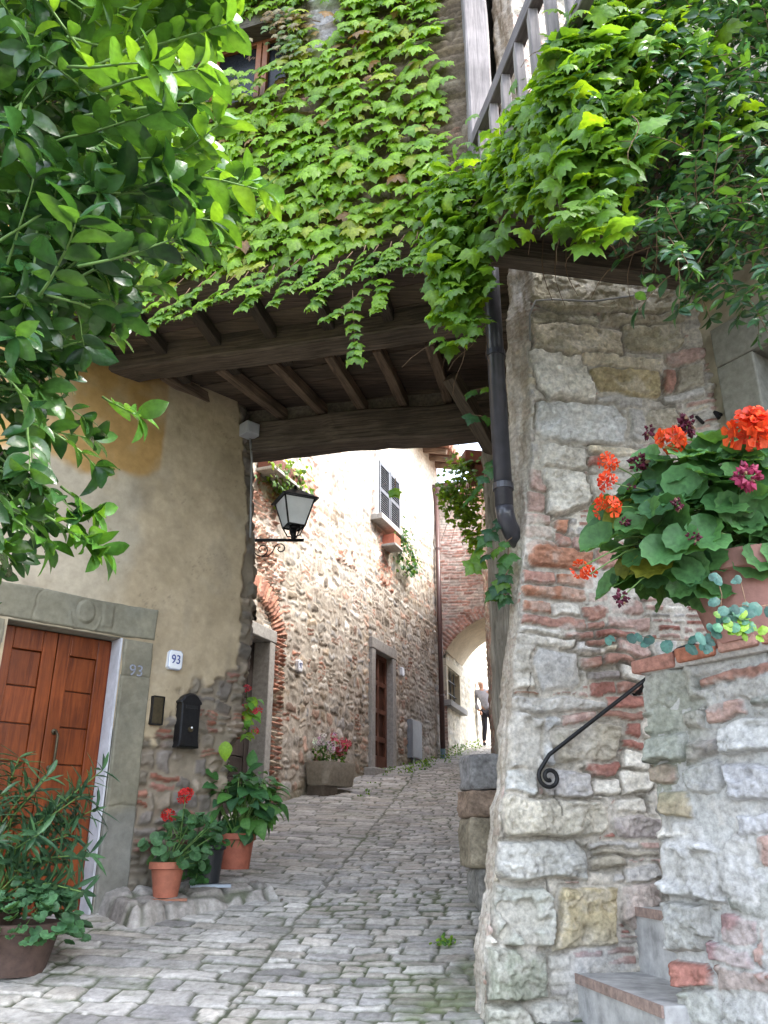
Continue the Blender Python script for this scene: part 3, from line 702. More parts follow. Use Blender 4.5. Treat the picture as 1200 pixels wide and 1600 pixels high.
# ================================================================== STONE PIER / HOUSE on the right
pier = thing('stone_house', (.9, 4.9, .9), 'old house corner of big pale stones and red brick beside the passage', 'house')
ucP = edge_fn(WP, [(829, 380), (828, 480), (826, 560), (830, 640), (826, 760), (818, 850), (808, 950), (800, 1050), (795, 1150), (784, 1250), (774, 1330), (766, 1420), (758, 1500), (752, 1600), (748, 1680)])
pu_ = np.arange(-1.15, 1.52, .007); pz_ = np.concatenate([np.arange(.5, 5.45, .007), np.arange(5.45, 9.5, .025)])
p = HF(pu_, pz_, 101, (.56, .52, .46), .012, .14); p.H += .006
WHITE = (.70, .665, .60); CREAM = (.64, .57, .45); GREY = (.50, .48, .46); TAN = (.42, .38, .31); OCH = (.46, .38, .23); PINK = (.49, .34, .30); BR = (.40, .225, .18); BR2 = (.44, .22, .145); RED = (.345, .16, .13); GG = (.36, .38, .34)
pal = [GREY, TAN, WHITE, PINK, CREAM, (.40, .36, .33)]
p.ring_col = (.57, .53, .47)
p.coursed(-1.15, 1.6, .5, 9.5, pal, (.05, .11), (.07, .22), .014, .25, [BR, RED, PINK], .3, .85, relief=.022, edge=.02, jit=.18, rough=.010, warp=.014, tilt=.35, cvar=.12)
def pst(W, hf, lst, **k):
    for q in lst:
        x0, y0, x1, y1, c = q[:5]
        ua, za = W.uz(x0, (y0+y1)/2); ub, zb = W.uz(x1, (y0+y1)/2); _, zt = W.uz((x0+x1)/2, y0); _, zl = W.uz((x0+x1)/2, y1)
        big = (ub-ua)*(zt-zl) > .03
        kw = dict(relief=.038 if big else .028, edge=.018 if big else .012, jit=.10, rough=.026 if big else .013, warp=.017, tilt=.35, force=True, gap=.014, cvar=.05)
        kw.update(k); kw.update(q[5] if len(q) > 5 else {})
        hf.stone(ua, ub, zl, zt, c, **kw)
PS = [
 (826,425,1062,492,(.43,.39,.29)),(828,492,935,516,(.45,.42,.33)),(940,494,1062,516,(.40,.36,.28)),(830,512,975,556,CREAM),(978,515,1060,553,(.43,.39,.29)),
 (834,555,922,626,WHITE),(912,557,1035,580,CREAM),(925,580,1030,620,OCH),(1036,559,1086,578,PINK),(1036,580,1052,615,BR),(1054,582,1086,617,TAN),(930,622,1004,636,GREY),(1036,620,1086,634,GREY),
 (838,630,980,697,(.64,.64,.63)),(984,640,1010,690,GREY),(1012,640,1060,690,TAN),(842,699,915,735,WHITE),(915,715,946,731,RED),(920,700,1010,714,CREAM),(950,716,1010,760,WHITE),
 (848,737,922,800,WHITE),(925,740,1005,800,(.58,.55,.50)),(826,735,850,768,PINK),(822,770,850,801,PINK),(1010,700,1080,760,TAN),(1008,765,1080,810,PINK),
 (816,803,860,824,PINK),(816,826,862,846,BR),(866,812,888,834,BR2),(822,848,925,890,BR2,dict(relief=.05)),(868,836,892,853,BR),(895,838,932,860,PINK),(932,860,985,892,BR),(816,893,862,914,BR),(863,897,925,917,BR2),(814,916,913,937,BR2),(916,925,946,941,RED),(812,939,859,960,BR2),(862,941,903,964,WHITE),(906,945,946,967,BR),(950,935,1000,960,PINK),(812,962,912,979,BR),(914,969,941,983,BR),(945,965,1010,985,PINK),(808,980,879,992,WHITE),(880,983,926,998,BR),(806,993,895,1008,WHITE),(912,1000,960,1010,BR),(930,985,990,999,RED),(963,1002,1010,1024,PINK),
 (804,1010,832,1049,WHITE),(836,1014,904,1082,(.50,.49,.48),dict(relief=.022,rough=.006,edge=.03)),(906,1025,942,1043,BR),(946,1027,1002,1043,BR),(804,1052,832,1078,WHITE),(917,1049,972,1062,(.36,.32,.31)),(976,1042,1006,1065,WHITE),(918,1064,962,1087,RED),(964,1067,1003,1086,BR),(800,1081,835,1090,BR2),(798,1091,945,1114,(.50,.48,.45)),(946,1089,1003,1109,RED),(880,1115,931,1132,BR),(933,1113,1001,1126,BR),
 (796,1116,846,1202,(.62,.60,.57),dict(relief=.06)),(848,1118,878,1196,(.50,.50,.50),dict(relief=.02)),(864,1135,964,1192,TAN,dict(relief=.03)),(972,1131,996,1154,RED),(970,1159,1002,1172,RED),(974,1175,1009,1206,WHITE),(915,1193,971,1212,RED),(846,1200,918,1246,(.52,.50,.50)),(918,1214,968,1238,WHITE),(966,1207,1022,1242,WHITE),(788,1204,838,1244,(.56,.56,.54)),
 (786,1247,950,1306,(.57,.53,.45),dict(relief=.055,rough=.03)),(958,1250,1006,1275,WHITE),(956,1278,1032,1312,(.42,.37,.36)),(922,1315,1000,1328,GREY),(772,1312,916,1376,(.57,.56,.53),dict(relief=.06,rough=.03)),(926,1328,1030,1340,TAN),(922,1341,975,1356,TAN),(976,1352,1032,1381,GREY),(766,1384,868,1482,(.47,.47,.42),dict(relief=.06,rough=.035)),(870,1386,966,1482,(.52,.44,.28),dict(relief=.05,rough=.035)),(972,1380,1036,1452,(.47,.40,.36),dict(relief=.035)),
 (760,1487,855,1566,(.36,.37,.31),dict(relief=.06,rough=.03)),(754,1570,830,1625,(.50,.48,.44),dict(relief=.06)),(832,1568,900,1625,(.54,.52,.48))]
pst(WP, p, PS)
npn = fbm(p.U, p.V, 1.6, 5, 105); npf = fbm(p.U, p.V, 8, 4, 106)
# concrete smeared about the foot of the stair
cu, cz = WP.uz(930, 1520)
conc = sstep(.30, .0, np.hypot((p.U-cu)/1.3, (p.V-cz))+.15*npn)
p.H = p.H*(1-conc)+(.03+npf*.005)*conc; p.paint(conc, (.43, .43, .44), .85)
p.paint(sstep(.15, .5, npn)*sstep(3.4, 5.0, p.V), (.33, .27, .17), .45)             # ochre stain under the balcony
p.paint(sstep(1.5, .9, p.V+.3*npn)*sstep(.3, -.2, p.U), (.22, .25, .17), .4)         # algae at the foot
p.paint(sstep(.2, .6, fbm(p.U, p.V, 2.5, 4, 108))*sstep(4, 3.2, p.V), (.64, .64, .66), .25)   # lime bloom
cavity = sstep(.006, -.006, p.H); p.paint(cavity, (.26, .24, .2), .5)
def pmap(U, Z, H):
    uc = ucP(Z)+npn*.012*0+fbm(U*0+3, Z, 6, 5, 109)*.030
    un = np.maximum(uc-U, 0); uu = np.maximum(U, uc)
    P = WP.arr(uu, Z, H)
    k1 = np.minimum(un, .20); k2 = np.maximum(un-.20, 0)
    s_ = lerp(.14, .60, sstep(3.0, 4.1, Z))
    P[..., 0] += -s_*k1+.20*k2-(H*.6)*sstep(0, .06, un); P[..., 1] += .80*k1+.98*k2+H*.8*sstep(0, .05, un)
    # concave inner corner
    co = sstep(1.12, 1.50, U)
    P[..., 1] -= .16*co*co
    return P
lime = sstep(.05, .5, fbm(p.U, p.V, 7, 4, 111)+.5*fbm(p.U, p.V, 28, 3, 112)); p.paint(lime, (.62, .58, .53), .38)
sm_ = sstep(.08, .22, fbm(p.U, p.V, 3.2, 5, 115)+.12*fbm(p.U, p.V, 20, 3, 116))*sstep(4.6, 3.4, p.V)*.85
p.H = p.H*(1-sm_)+(.020+p.fine*.010+p.grit*.003)*sm_; p.paint(sm_, (.57, .535, .48), .75)
side = sstep(-.02, .05, ucP(p.V)-p.U+.03*npf); streak = fbm(p.U*3, p.V*.35, 9, 4, 113)
p.paint(side, (.50, .46, .40), .8); p.paint(side*sstep(.0, .4, streak), (.26, .21, .16), .55); p.paint(side*sstep(.1, .5, -streak), (.62, .59, .55), .6)
p.H = p.H*(1-side)+(streak*.05+p.chip*.035+npf*.012)*side; p.paint(side*sstep(.15, .5, p.chip), (.36, .30, .24), .5)
for (cx_, cy0, cy1, dx) in ((0, 1.02, 1.22, .0), (.09, 1.55, 1.66, .01), (-.02, 2.18, 2.30, .0)):
    uu_, _ = WP.uz(858, 1430); lm = sstep(.007, .0, np.abs(p.U-uu_-cx_-dx-.03*p.wu))*(p.V > cy0+.3)*(p.V < cy1+.32)
    p.H -= .02*lm; p.paint(lm, (.10, .09, .08), .8)
p.build('wall', pmap, M['stone'], pier)
m_ = MB()
c4 = [(1.0, 4.90), (6.0, 5.6), (6.0, 7.4), (1.52, 7.4)]
m_.add([(x, y, z) for z in (.3, 9.5) for x, y in c4], [(3, 2, 1, 0), (4, 5, 6, 7), (0, 1, 5, 4), (1, 2, 6, 5), (2, 3, 7, 6), (3, 0, 4, 7)], (.4, .37, .33)); m_.build('wall_core', M['stone'], pier)  # tall core out of view, raised to shade the near court from sun
# side wall towards us, with a stone-framed window
rv = HF(np.arange(-.1, 3.6, .014), np.arange(.6, 5.6, .014), 121, (.42, .38, .30), .012, .2)
rn = fbm(rv.U, rv.V, 2, 5, 122)
rv.paint(sstep(.0, .5, rn), (.44, .33, .17), .6); rv.paint(sstep(.1, .6, fbm(rv.U, rv.V, 3, 4, 124)), (.33, .30, .25), .6)
rv.H += fbm(rv.U, rv.V, 4, 4, 125)*.03
ru0 = WR.uz(1128, 600)[0]; ru1 = WR.uz(1190, 600)[0]; rzt = WR.uz(1190, 545)[1]; rzT = WR.uz(1128, 512)[1]
rv.build('side_wall', lambda U, Z, H: WR.arr(U, Z, H), M['plaster'], pier, holes=lambda u, v: (u > ru1) & (u < ru1+.8) & (v < rzt) & (v > 3.0))
m_ = MB(); m_.wbox(WR, ru0, ru1, 2.9, rzt, -.25, .035, (.85, .87, .8)); m_.wbox(WR, ru0, ru1+1.1, rzt+.003, rzT, -.25, .04, (.85, .87, .8)); m_.wbox(WR, ru1+.8, ru1+1.1, 2.9, rzt, -.25, .035, (.85, .87, .8)); m_.wbox(WR, ru0, ru1+1.1, 2.75, 2.897, -.25, .07, (.85, .87, .8))
m_.build('window_surround', M['relief'] if False else M['sill'], pier, bevel=.01)
MB().wbox(WR, ru1, ru1+.8, 2.9, rzt, -.24, -.20).build('window_pane', M['glass'], pier)
MB().wbox(WR, -.2, 3.6, .4, 9.0, -1.6, -.27, (.4, .37, .3)).build('side_wall_core', M['plaster'], pier)
hkp = WR.uz(1112, 655)
MB().tube([WR.P(hkp[0]-.08, hkp[1]+.05, .0), WR.P(hkp[0]-.08, hkp[1]+.05, .06), WR.P(hkp[0]-.02, hkp[1]-.04, .07)], .012, 6).tube([WR.P(hkp[0]+.07, hkp[1], .0), WR.P(hkp[0]+.07, hkp[1], .06), WR.P(hkp[0]+.09, hkp[1]-.05, .06)], .014, 6).build('window_hook', M['iron'], pier)
# wall of the same row beyond the passage
WS = Wall(1.22, 7.05, 5.5)
sv = HF(np.arange(0, 11.4, .05), np.arange(1.0, 8.6, .05), 131, (.45, .36, .30), .02, .2)
sv.coursed(0, 11.4, 1, 8.6, pal+[PINK, BR], (.1, .18), (.14, .36), .025, .3, [BR, PINK], .2, .95, relief=.03, edge=.03)
sv.build('rear_wall', lambda U, Z, H: WS.arr(U, Z, H), M['far'], pier)
MB().wbox(WS, 0, 11.4, 1, 8.5, -3.5, -.05, (.45, .38, .3)).build('rear_core', M['far'], pier)
# ================================================================== PARAPET, STAIR, HANDRAIL
par = thing('parapet_wall', (1.4, 3.7, .7), 'low rubble parapet with brick coping beside the stone stair', 'wall')
q = HF(np.arange(-.46, 2.6, .0065), np.arange(.45, 2.47, .0065), 141, (.53, .52, .50), .018, .16)
q.ring_col = (.54, .53, .51)
q.coursed(-.46, 2.6, .45, 2.5, [GREY, WHITE, GG, (.45, .42, .40), PINK], (.09, .19), (.12, .32), .03, .12, [BR, PINK], .1, .5, relief=.035, edge=.03, jit=.2, rough=.016, warp=.02, tilt=.4, cvar=.1)
QS = [(1032,1306,1132,1402,(.60,.60,.60),dict(relief=.085,rough=.03)),(1036,1406,1116,1492,(.45,.45,.43),dict(relief=.06,rough=.025)),(1132,1432,1190,1472,(.38,.25,.25)),(1112,1476,1182,1512,(.41,.27,.28)),(1052,1503,1114,1540,RED,dict(relief=.06)),(1122,1514,1215,1549,BR,dict(relief=.06)),(1062,1542,1132,1610,(.40,.42,.38),dict(relief=.05)),(1136,1552,1220,1620,(.42,.42,.40),dict(relief=.05)),
 (1100,1094,1166,1124,PINK),(1086,1044,1215,1060,BR,dict(relief=.02)),(1012,1150,1072,1188,(.56,.56,.56),dict(relief=.06)),(1120,1124,1215,1182,(.60,.60,.59),dict(relief=.05)),(1012,1192,1060,1222,(.46,.30,.27)),(1075,1190,1130,1235,(.50,.50,.50)),(1135,1195,1215,1250,(.54,.54,.56)),(1030,1232,1080,1275,(.42,.36,.26),dict(relief=.05)),(1150,1265,1200,1300,(.5,.5,.52)),(1185,1300,1215,1350,PINK),(1130,1330,1180,1400,(.47,.47,.47))]
pst(WQ, q, QS)
qn = fbm(q.U, q.V, 3, 5, 142)
gu, gz_ = WQ.uz(1045, 1110)
sm_ = sstep(.20, .32, fbm(q.U, q.V, 3.0, 5, 145)+.12*fbm(q.U, q.V, 20, 3, 146))*.85
q.H = q.H*(1-sm_)+(.024+q.fine*.014+q.grit*.004)*sm_; q.paint(sm_, (.53, .52, .50), .7)
q.paint(sstep(.45, .05, np.hypot((q.U-gu)/.9, (q.V-gz_)/1.0)+.5*qn), (.23, .27, .18), .55)
q.paint(sstep(.1, .55, fbm(q.U, q.V, 1.8, 4, 143))*sstep(1.6, .8, q.V), (.30, .32, .28), .4)
q.C *= .80
def qmap(U, Z, H):
    un = np.maximum(-U+.015*fbm(U*0, Z, 5, 3, 144), 0); P = WQ.arr(np.maximum(U, 0), Z, H*sstep(.46, .3, un))
    k = sstep(0, .06, un)
    P[..., 0] += (-WQ.n.x)*un-WQ.d.x*H*k; P[..., 1] += (-WQ.n.y)*un-WQ.d.y*H*k
    return P
q.build('wall', qmap, M['stone'], par)
MB().wbox(WQ, .01, 2.6, .4, 2.465, -.28, -.002, (.45, .45, .44)).build('wall_core', M['stone'], par)
m_ = MB(); r = random.Random(9); u = -.035; k = 0
for row in (0, 1):
    u = -.03+.1*row
    while u < 2.5:
        L = r.uniform(.20, .30)
        if row == 0:
            c = r.choice([(.42, .17, .11), (.45, .21, .15), (.38, .19, .15), (.47, .27, .22)])
            pts = []
            zz = 2.452+.02*math.sin(u*2.3)
            bx = [WQ.P(u+a*(L-.014), zz+b*.065+r.gauss(0, .004), .05+r.gauss(0, .006)-cc*.36) for a in (0, 1) for b in (0, 1) for cc in (0, 1)]
            m_.add([tuple(t) for t in bx], [(0, 1, 3, 2), (4, 6, 7, 5), (0, 4, 5, 1), (2, 3, 7, 6), (0, 2, 6, 4), (1, 5, 7, 3)], c)
        u += L
m_.wbox(WQ, .0, 2.5, 2.445, 2.497, -.29, .03, (.47, .45, .43))
m_.build('coping', M['stone'], par, bevel=.012)
stair = thing('stone_stair', (1.3, 4.3, .9), 'worn concrete stair with iron nosings climbing between the stone corner and the parapet', 'stair')
s0, sz_ = WP.uz(898, 1520)
for k in range(5):
    a = s0+.345*k; zt = sz_+.30*k
    sp_ = MB().wbox(WP, a, a+1.6-.2*k, .5, zt, -.02, .93, (1, 1, 1)).build('step', m_plain('stair_concrete', (.37, .365, .36), .88, 0, .38, 9, .6) if k == 0 else bpy.data.materials['stair_concrete'], stair, bevel=.008)
    MB().wbox(WP, a-.012, a-.001, zt-.042, zt+.002, -.02, .93, (.95, .82, .78)).build('nosing', M['iron'] if False else m_plain('rusty_edge', (.30, .25, .225), .8, .2, .4, 25, .3) if k == 0 else bpy.data.materials['rusty_edge'], sp_)
rail = thing('stair_handrail', tuple(WP.P(.6, 2.4, .1)), 'black iron stair handrail ending in a scroll on the stone wall', 'handrail')
ra_, rb_ = WP.uz(848, 1182), WP.uz(1085, 1003)
A = WP.P(ra_[0], ra_[1], .10); B = WP.P(rb_[0], rb_[1], .10)
dr_ = (B-A).normalized()
C1 = WP.P(*WP.uz(1046, 1020), .10); C0 = WP.P(*WP.uz(1003, 1061), .10); B = C0
pts = [WP.P(*WP.uz(x, y), .10) for x, y in ((1068, 1012), (1072, 1006), (1080, 1002), (1086, 1008), (1080, 1016), (1068, 1012))]+[C1, C0, A]
cs = WP.uz(845, 1216)
for k in range(26):                                     # scroll
    t = k/25; a = R(150)+R(500)*t; rr_ = lerp(.062, .016, t)
    pts.append(WP.P(cs[0]+.012+math.cos(a)*rr_, cs[1]+math.sin(a)*rr_, .10))
MB().tube(pts, .0115, 10).build('rail', M['iron'], rail, smooth=True)
for tt in (.93,):
    c = A.lerp(B, tt); b_ = c-WP.n.to_3d()*.12
    b_.z -= .045
    MB().tube([c, c-Vector((0, 0, .03)), (c+b_)/2-Vector((0, 0, .03)), b_], .014, 8).tube([b_, b_+WP.n.to_3d()*.02], .03, 10).build('bracket', M['iron'], rail, smooth=True)
# ================================================================== HOUSE OVER THE PASSAGE
over = thing('overpass_house', (-.6, 6.0, 5.5), 'house spanning the lane on dark timber beams, its front draped in creeper', 'house')
ov = HF(np.arange(-3.3, 1.30, .02), np.arange(5.74, 9.8, .02), 151, (.13, .10, .07), .014, .2)
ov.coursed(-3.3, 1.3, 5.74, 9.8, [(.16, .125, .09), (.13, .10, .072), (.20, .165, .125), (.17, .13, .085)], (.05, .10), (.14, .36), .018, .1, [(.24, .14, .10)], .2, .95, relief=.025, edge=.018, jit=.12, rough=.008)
ou0, ou1 = WO.uz(322, 100)[0], WO.uz(448, 100)[0]; oz0, oz1 = WO.uz(400, 150)[1], WO.uz(400, 45)[1]
wu_, wz_ = WO.uz(505, 60)
ov.paint(sstep(.16, .05, np.abs(ov.U-wu_+.03*ov.wu)+.04*ov.wv)*sstep(wz_-.7, wz_-.4, ov.V), (.46, .45, .47), .85)
wl_ = WO.uz(255, 165); ov.paint(sstep(.2, .08, np.abs(ov.U-wl_[0])+.06*ov.wu)*sstep(.5, .3, np.abs(ov.V-wl_[1])), (.46, .45, .47), .8)
oh = lambda u, v: (u > ou0) & (u < ou1) & (v > oz0) & (v < oz1)
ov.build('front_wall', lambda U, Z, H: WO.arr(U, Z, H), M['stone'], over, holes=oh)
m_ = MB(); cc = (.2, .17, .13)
m_.wbox(WO, -3.3, 1.28, 5.78, 9.8, -3.0, -2.7, cc); m_.wbox(WO, -3.3, -3.05, 5.78, 9.8, -2.7, -.02, cc); m_.wbox(WO, 1.0, 1.28, 5.78, 9.8, -2.7, -.03, cc); m_.wbox(WO, -3.3, 1.28, 9.6, 9.8, -2.69, -.03, cc)
m_.wbox(WO, -3.04, ou0-.02, 5.78, 9.59, -.25, -.04, cc); m_.wbox(WO, ou1+.02, .99, 5.78, 9.59, -.25, -.04, cc); m_.wbox(WO, ou0-.02, ou1+.02, 5.78, oz0-.01, -.25, -.04, cc); m_.wbox(WO, ou0-.02, ou1+.02, oz1+.01, 9.59, -.25, -.04, cc)
m_.build('wall_core', M['stone'], over)  # hidden box body behind the front, added to block light
m_ = MB(); t_ = .05
m_.wbox(WO, ou0, ou0+t_, oz0, oz1, -.16, -.10); m_.wbox(WO, ou1-t_, ou1, oz0, oz1, -.16, -.10); m_.wbox(WO, ou0+t_, ou1-t_, oz1-t_, oz1, -.16, -.101); m_.wbox(WO, ou0+t_, ou1-t_, oz0, oz0+t_, -.16, -.101)
um = lerp(ou0, ou1, .62); m_.wbox(WO, um-.055, um-.005, oz0+t_, oz1-t_, -.16, -.095); m_.wbox(WO, um+.005, um+.055, oz0+t_, oz1-t_, -.16, -.095)
wfr = m_.build('window_frame', m_plain('orange_window_wood', (.23, .085, .03), .5, 0, .2, 20, .1), over, bevel=.006)
MB().wbox(WO, ou0+t_, ou1-t_, oz0+t_, oz1-t_, -.145, -.135).build('window_pane', M['glass'], over)
MB().wbox(WO, ou0-.15, ou1+.15, oz1-.02, oz1+.16, -.2, .05, (.8, .9, .9)).build('window_lintel', M['oldwood'], over)
# floor boards seen from below
m_ = MB(); r = random.Random(4); hh = .02
while hh > -3.0:
    w_ = r.uniform(.16, .26); c = r.uniform(.7, 1.25); dz = r.gauss(0, .004)
    m_.wbox(WO, -3.4, 1.35, 5.70+dz, 5.735+dz, hh-w_+.007, hh, (c, c*r.uniform(.92, 1), c*r.uniform(.85, .95))); hh -= w_
bm_ = MB()
flo = m_.build('floor_boards', M['plank'], over)
MB().wbox(WO, -3.4, 1.35, 5.742, 5.776, -3.0, .0, (.4, .4, .4)).build('floor_core', M['plank'], over)
beam('beam', (-2.75, 6.42, 5.665), (1.15, 5.46, 5.665), .26, .31, M['oldwood'], over, seed=3, seg=24, jit=.008)
beam('beam', (-1.45, 7.34, 5.36), (1.25, 6.80, 5.36), .25, .33, M['oldwood'], over, seed=4, seg=20, jit=.008)
beam('edge_beam', WO.P(-3.2, 5.72, -.10), WO.P(1.25, 5.72, -.10), .2, .17, M['oldwood'], over, seed=5, seg=24, jit=.008)
# back wall on the far beam
MB().wbox(Wall(-1.45, 7.36, 101.3), -.2, 2.9, 5.53, 9.7, -.25, .05, (.2, .17, .13)).build('rear_wall', M['stone'], over)
def ceil(px, py, z): 
    d = ray(px, py); t = (z-EYE)/d.z; return Vector((d.x*t, d.y*t, z))
for k, (a, b, c, d) in enumerate(((300, 610, 400, 667), (380, 601, 462, 664), (455, 592, 522, 660), (535, 583, 582, 655), (605, 575, 640, 647), (682, 567, 706, 640))):
    P0, P1 = ceil(a, b, 5.62), ceil(c, d, 5.62); dd = (P1-P0).normalized()
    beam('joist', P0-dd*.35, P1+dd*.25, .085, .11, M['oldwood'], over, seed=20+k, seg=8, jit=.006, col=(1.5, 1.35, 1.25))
for k in range(8):
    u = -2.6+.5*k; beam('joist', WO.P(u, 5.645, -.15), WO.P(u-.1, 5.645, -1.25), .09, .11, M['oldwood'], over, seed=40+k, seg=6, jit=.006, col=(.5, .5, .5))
beam('brace', at(704, 588, 6.3), at(772, 705, 6.75), .12, .14, M['oldwood'], over, seed=60, seg=8)
post_x = Vector((.985, 6.82))
beam('post', (post_x.x, post_x.y, 2.2), (post_x.x+.01, post_x.y, 5.2), .17, .17, M['rot'], over, seed=61, seg=26, jit=.012)
# stacked guard stones under the post
gs = thing('guard_stones', (.78, 6.7, 1.25), 'stack of worn stone blocks guarding the foot of the passage wall', 'stone pier')
def rough_block(c, sx, sy, sz, rot, seed, col, name='block'):
    r = np.random.default_rng(seed); n = 12
    vs = []; fs = []; idx = {}
    def vid(i, j, k):
        if (i, j, k) not in idx:
            p_ = np.array([i, j, k])/(n-1)*2-1
            q_ = np.sign(p_)*np.abs(p_)**.9; ln = np.linalg.norm(p_)
            rd = 1-.07*(np.abs(p_) > .99).sum()**1.2*.5
            off = np.array([math.sin(p_[1]*3+seed)+math.sin(p_[2]*4+seed*2), math.sin(p_[0]*3+seed*3)+math.sin(p_[2]*5), math.sin(p_[0]*4+p_[1]*3+seed)])*.028
            idx[(i, j, k)] = len(vs); vs.append((p_*rd+off+r.normal(0, .012, 3))*np.array([sx, sy, sz])/2)
        return idx[(i, j, k)]
    for ax in range(3):
        for sd_ in (0, n-1):
            for a in range(n-1):
                for b in range(n-1):
                    q_ = []
                    for (da, db) in ((0, 0), (1, 0), (1, 1), (0, 1)):
                        l = [0, 0, 0]; l[ax] = sd_; l[(ax+1) % 3] = a+da; l[(ax+2) % 3] = b+db; q_.append(vid(*l))
                    fs.append(tuple(q_ if sd_ else q_[::-1]))
    Rm = np.array(Euler((0, 0, rot)).to_matrix()); v = np.array(vs)@Rm.T+np.array(c)
    cl = np.array(col)[None]*(1+.30*fbm(v[:, 0]+v[:, 1], v[:, 2], 9, 4, seed+40)[:, None]*2+.10*r.normal(0, 1, (len(v), 1)))
    return MB().add(v, fs, cl)
rough_block((.81, 6.78, 1.36), .31, .36, .36, .2, 1, (.25, .24, .22)).build('block', M['stone'], gs, smooth=True)
rough_block((.79, 6.76, 1.715), .38, .38, .36, .17, 2, (.36, .31, .23)).build('block', M['stone'], gs, smooth=True)
rough_block((.79, 6.76, 1.985), .39, .38, .20, .17, 3, (.34, .25, .19)).build('block', M['stone'], gs, smooth=True)
rough_block((.80, 6.76, 2.215), .37, .37, .27, .15, 4, (.29, .285, .29)).build('block', M['stone'], gs, smooth=True)
# ================================================================== BALCONY
bal = thing('wooden_balcony', (.8, 3.9, 5.4), 'weathered timber balcony with square balusters above the stone corner', 'balcony')
E0 = Vector((.63, 4.45, 0)); E1 = Vector((.92, 2.9, 0)); ed = (E1-E0).normalized(); en = Vector((-ed.y, ed.x, 0))
if en.x < 0: en = -en
def ep(t, z, h=0): v = E0+ed*t+en*h; v.z = z; return v
m_ = MB()
for k in range(6):
    a = k*.2; vv = [ep(a+.004, 5.40, 0), ep(a+.196, 5.40, 0), ep(a+.196, 5.40, 2.6), ep(a+.004, 5.40, 2.6)]
    m_.add([tuple(v) for v in vv]+[(v.x, v.y, 5.44) for v in vv], [(3, 2, 1, 0), (4, 5, 6, 7), (0, 1, 5, 4), (1, 2, 6, 5), (2, 3, 7, 6), (3, 0, 4, 7)])
m_.build('deck', M['plank'], bal)
for k in range(3):
    beam('bearer', ep(.05+.5*k, 5.32, -.05), ep(.05+.5*k, 5.32, 2.5), .14, .15, M['oldwood'], bal, seed=70+k, seg=10)
beam('edge_beam', ep(-.1, 5.37, .05), ep(1.22, 5.37, .05), .12, .2, M['oldwood'], bal, seed=77, seg=10)
pp = at(752, 210, 4.45)
beam('post', (pp.x-.0, pp.y, 5.36), (pp.x-.02, pp.y, 9.0), .17, .17, M['grey_wood'], bal, seed=80, seg=14, jit=.006)
zr = 6.14
RA, RB = at(742, 228, 4.42), at(838, -8, 3.32)
zr = (RA.z+RB.z)/2; RA.z = RB.z = zr; rd_ = (RB-RA).normalized()
beam('handrail', RA-rd_*.05, RA+rd_*2.0, .075, .11, M['rail_wood'], bal, seed=81, seg=10, jit=.003)
rn_ = Vector((-rd_.y, rd_.x, 0)); rn_ = rn_ if rn_.x > 0 else -rn_
beam('lower_rail', RA-rd_*.02-Vector((0, 0, .68)), RA+rd_*2.0-Vector((0, 0, .68)), .06, .08, M['rail_wood'], bal, seed=82, seg=10, jit=.003)
for k in range(9):
    c = RA+rd_*(.15+.225*k)
    beam('baluster', c-Vector((0, 0, .70)), c-Vector((0, 0, .03)), .055, .075, M['grey_wood'], bal, seed=90+k, seg=4, jit=.002)

# clay trough standing on the balcony boards among the leaves
ct = thing('clay_trough', (1.05, 3.45, 5.445), 'terracotta trough half buried in leaves on the balcony edge', 'planter')
tq = at(948, 58, 3.42)
for (a, b, c_, d_) in ((0, 0, 1, 1),):
    MB().box((tq.x, tq.y, tq.z), .42, .16, .16, R(100), (1.0, .85, .8), .004, tilt=.25).build('box', M['terracotta'], ct, bevel=.012)
    MB().box((tq.x-.0, tq.y, tq.z+.09), .46, .20, .04, R(100), (1.0, .85, .8), .003, tilt=.25).build('rim', M['terracotta'], ct, bevel=.01)
    MB().box((tq.x, tq.y, (5.44+tq.z-.08)/2), .3, .12, tq.z-.08-5.44, R(100), (.7, .65, .6), .003).build('stand', M['oldwood'], ct)
# ================================================================== VEGETATION TOOLS
def tmpl_fan(half, ctr, fold=.3, curl=.25, zone=1.0):
    """symmetrical leaf from its right half outline (base -> tip), triangulated round ctr on the midrib"""
    L = [(-x, y) for x, y in half[::-1] if x > 1e-6]
    out = half+L
    n = len(out); inn = [(x*.52, ctr+(y-ctr)*.52) for x, y in out]
    v = [(0, ctr)]+inn+out
    f = [(0, 1+i, 1+(i+1) % n) for i in range(n)]+[(1+i, 1+n+i, 1+n+(i+1) % n, 1+(i+1) % n) for i in range(n)]
    wav = lambda i: (.035 if i % 2 else -.03)
    V = np.array([(x, y, -fold*abs(x)*(.6+.8*abs(x))-curl*(y-.3)**2+.04+(wav(i-1-n) if i > n else .5*wav(i-1) if i else 0)) for i, (x, y) in enumerate(v)])
    t = np.array([1.25]+[zone*(1.06 if i % 2 else .94) for i in range(n)]+[1.04 if i % 2 else .97 for i in range(n)])
    return V, f, t
IVY = tmpl_fan([(0, 0), (.16, -.10), (.36, -.06), (.42, .10), (.66, .30), (.50, .40), (.44, .50), (.28, .54), (.24, .66), (.12, .80), (0, 1.0)], .30, .28, .35)
GER = tmpl_fan([(0, .12), (.22, -.10), (.42, -.04), (.50, .12), (.60, .28), (.56, .46), (.58, .60), (.44, .74), (.36, .88), (.18, .90), (0, 1.0)], .42, -.30, -.25, .80)
ROUND = tmpl_fan([(0, 0), (.22, .06), (.36, .25), (.40, .5), (.30, .78), (.14, .95), (0, 1.0)], .4, .2, .2)
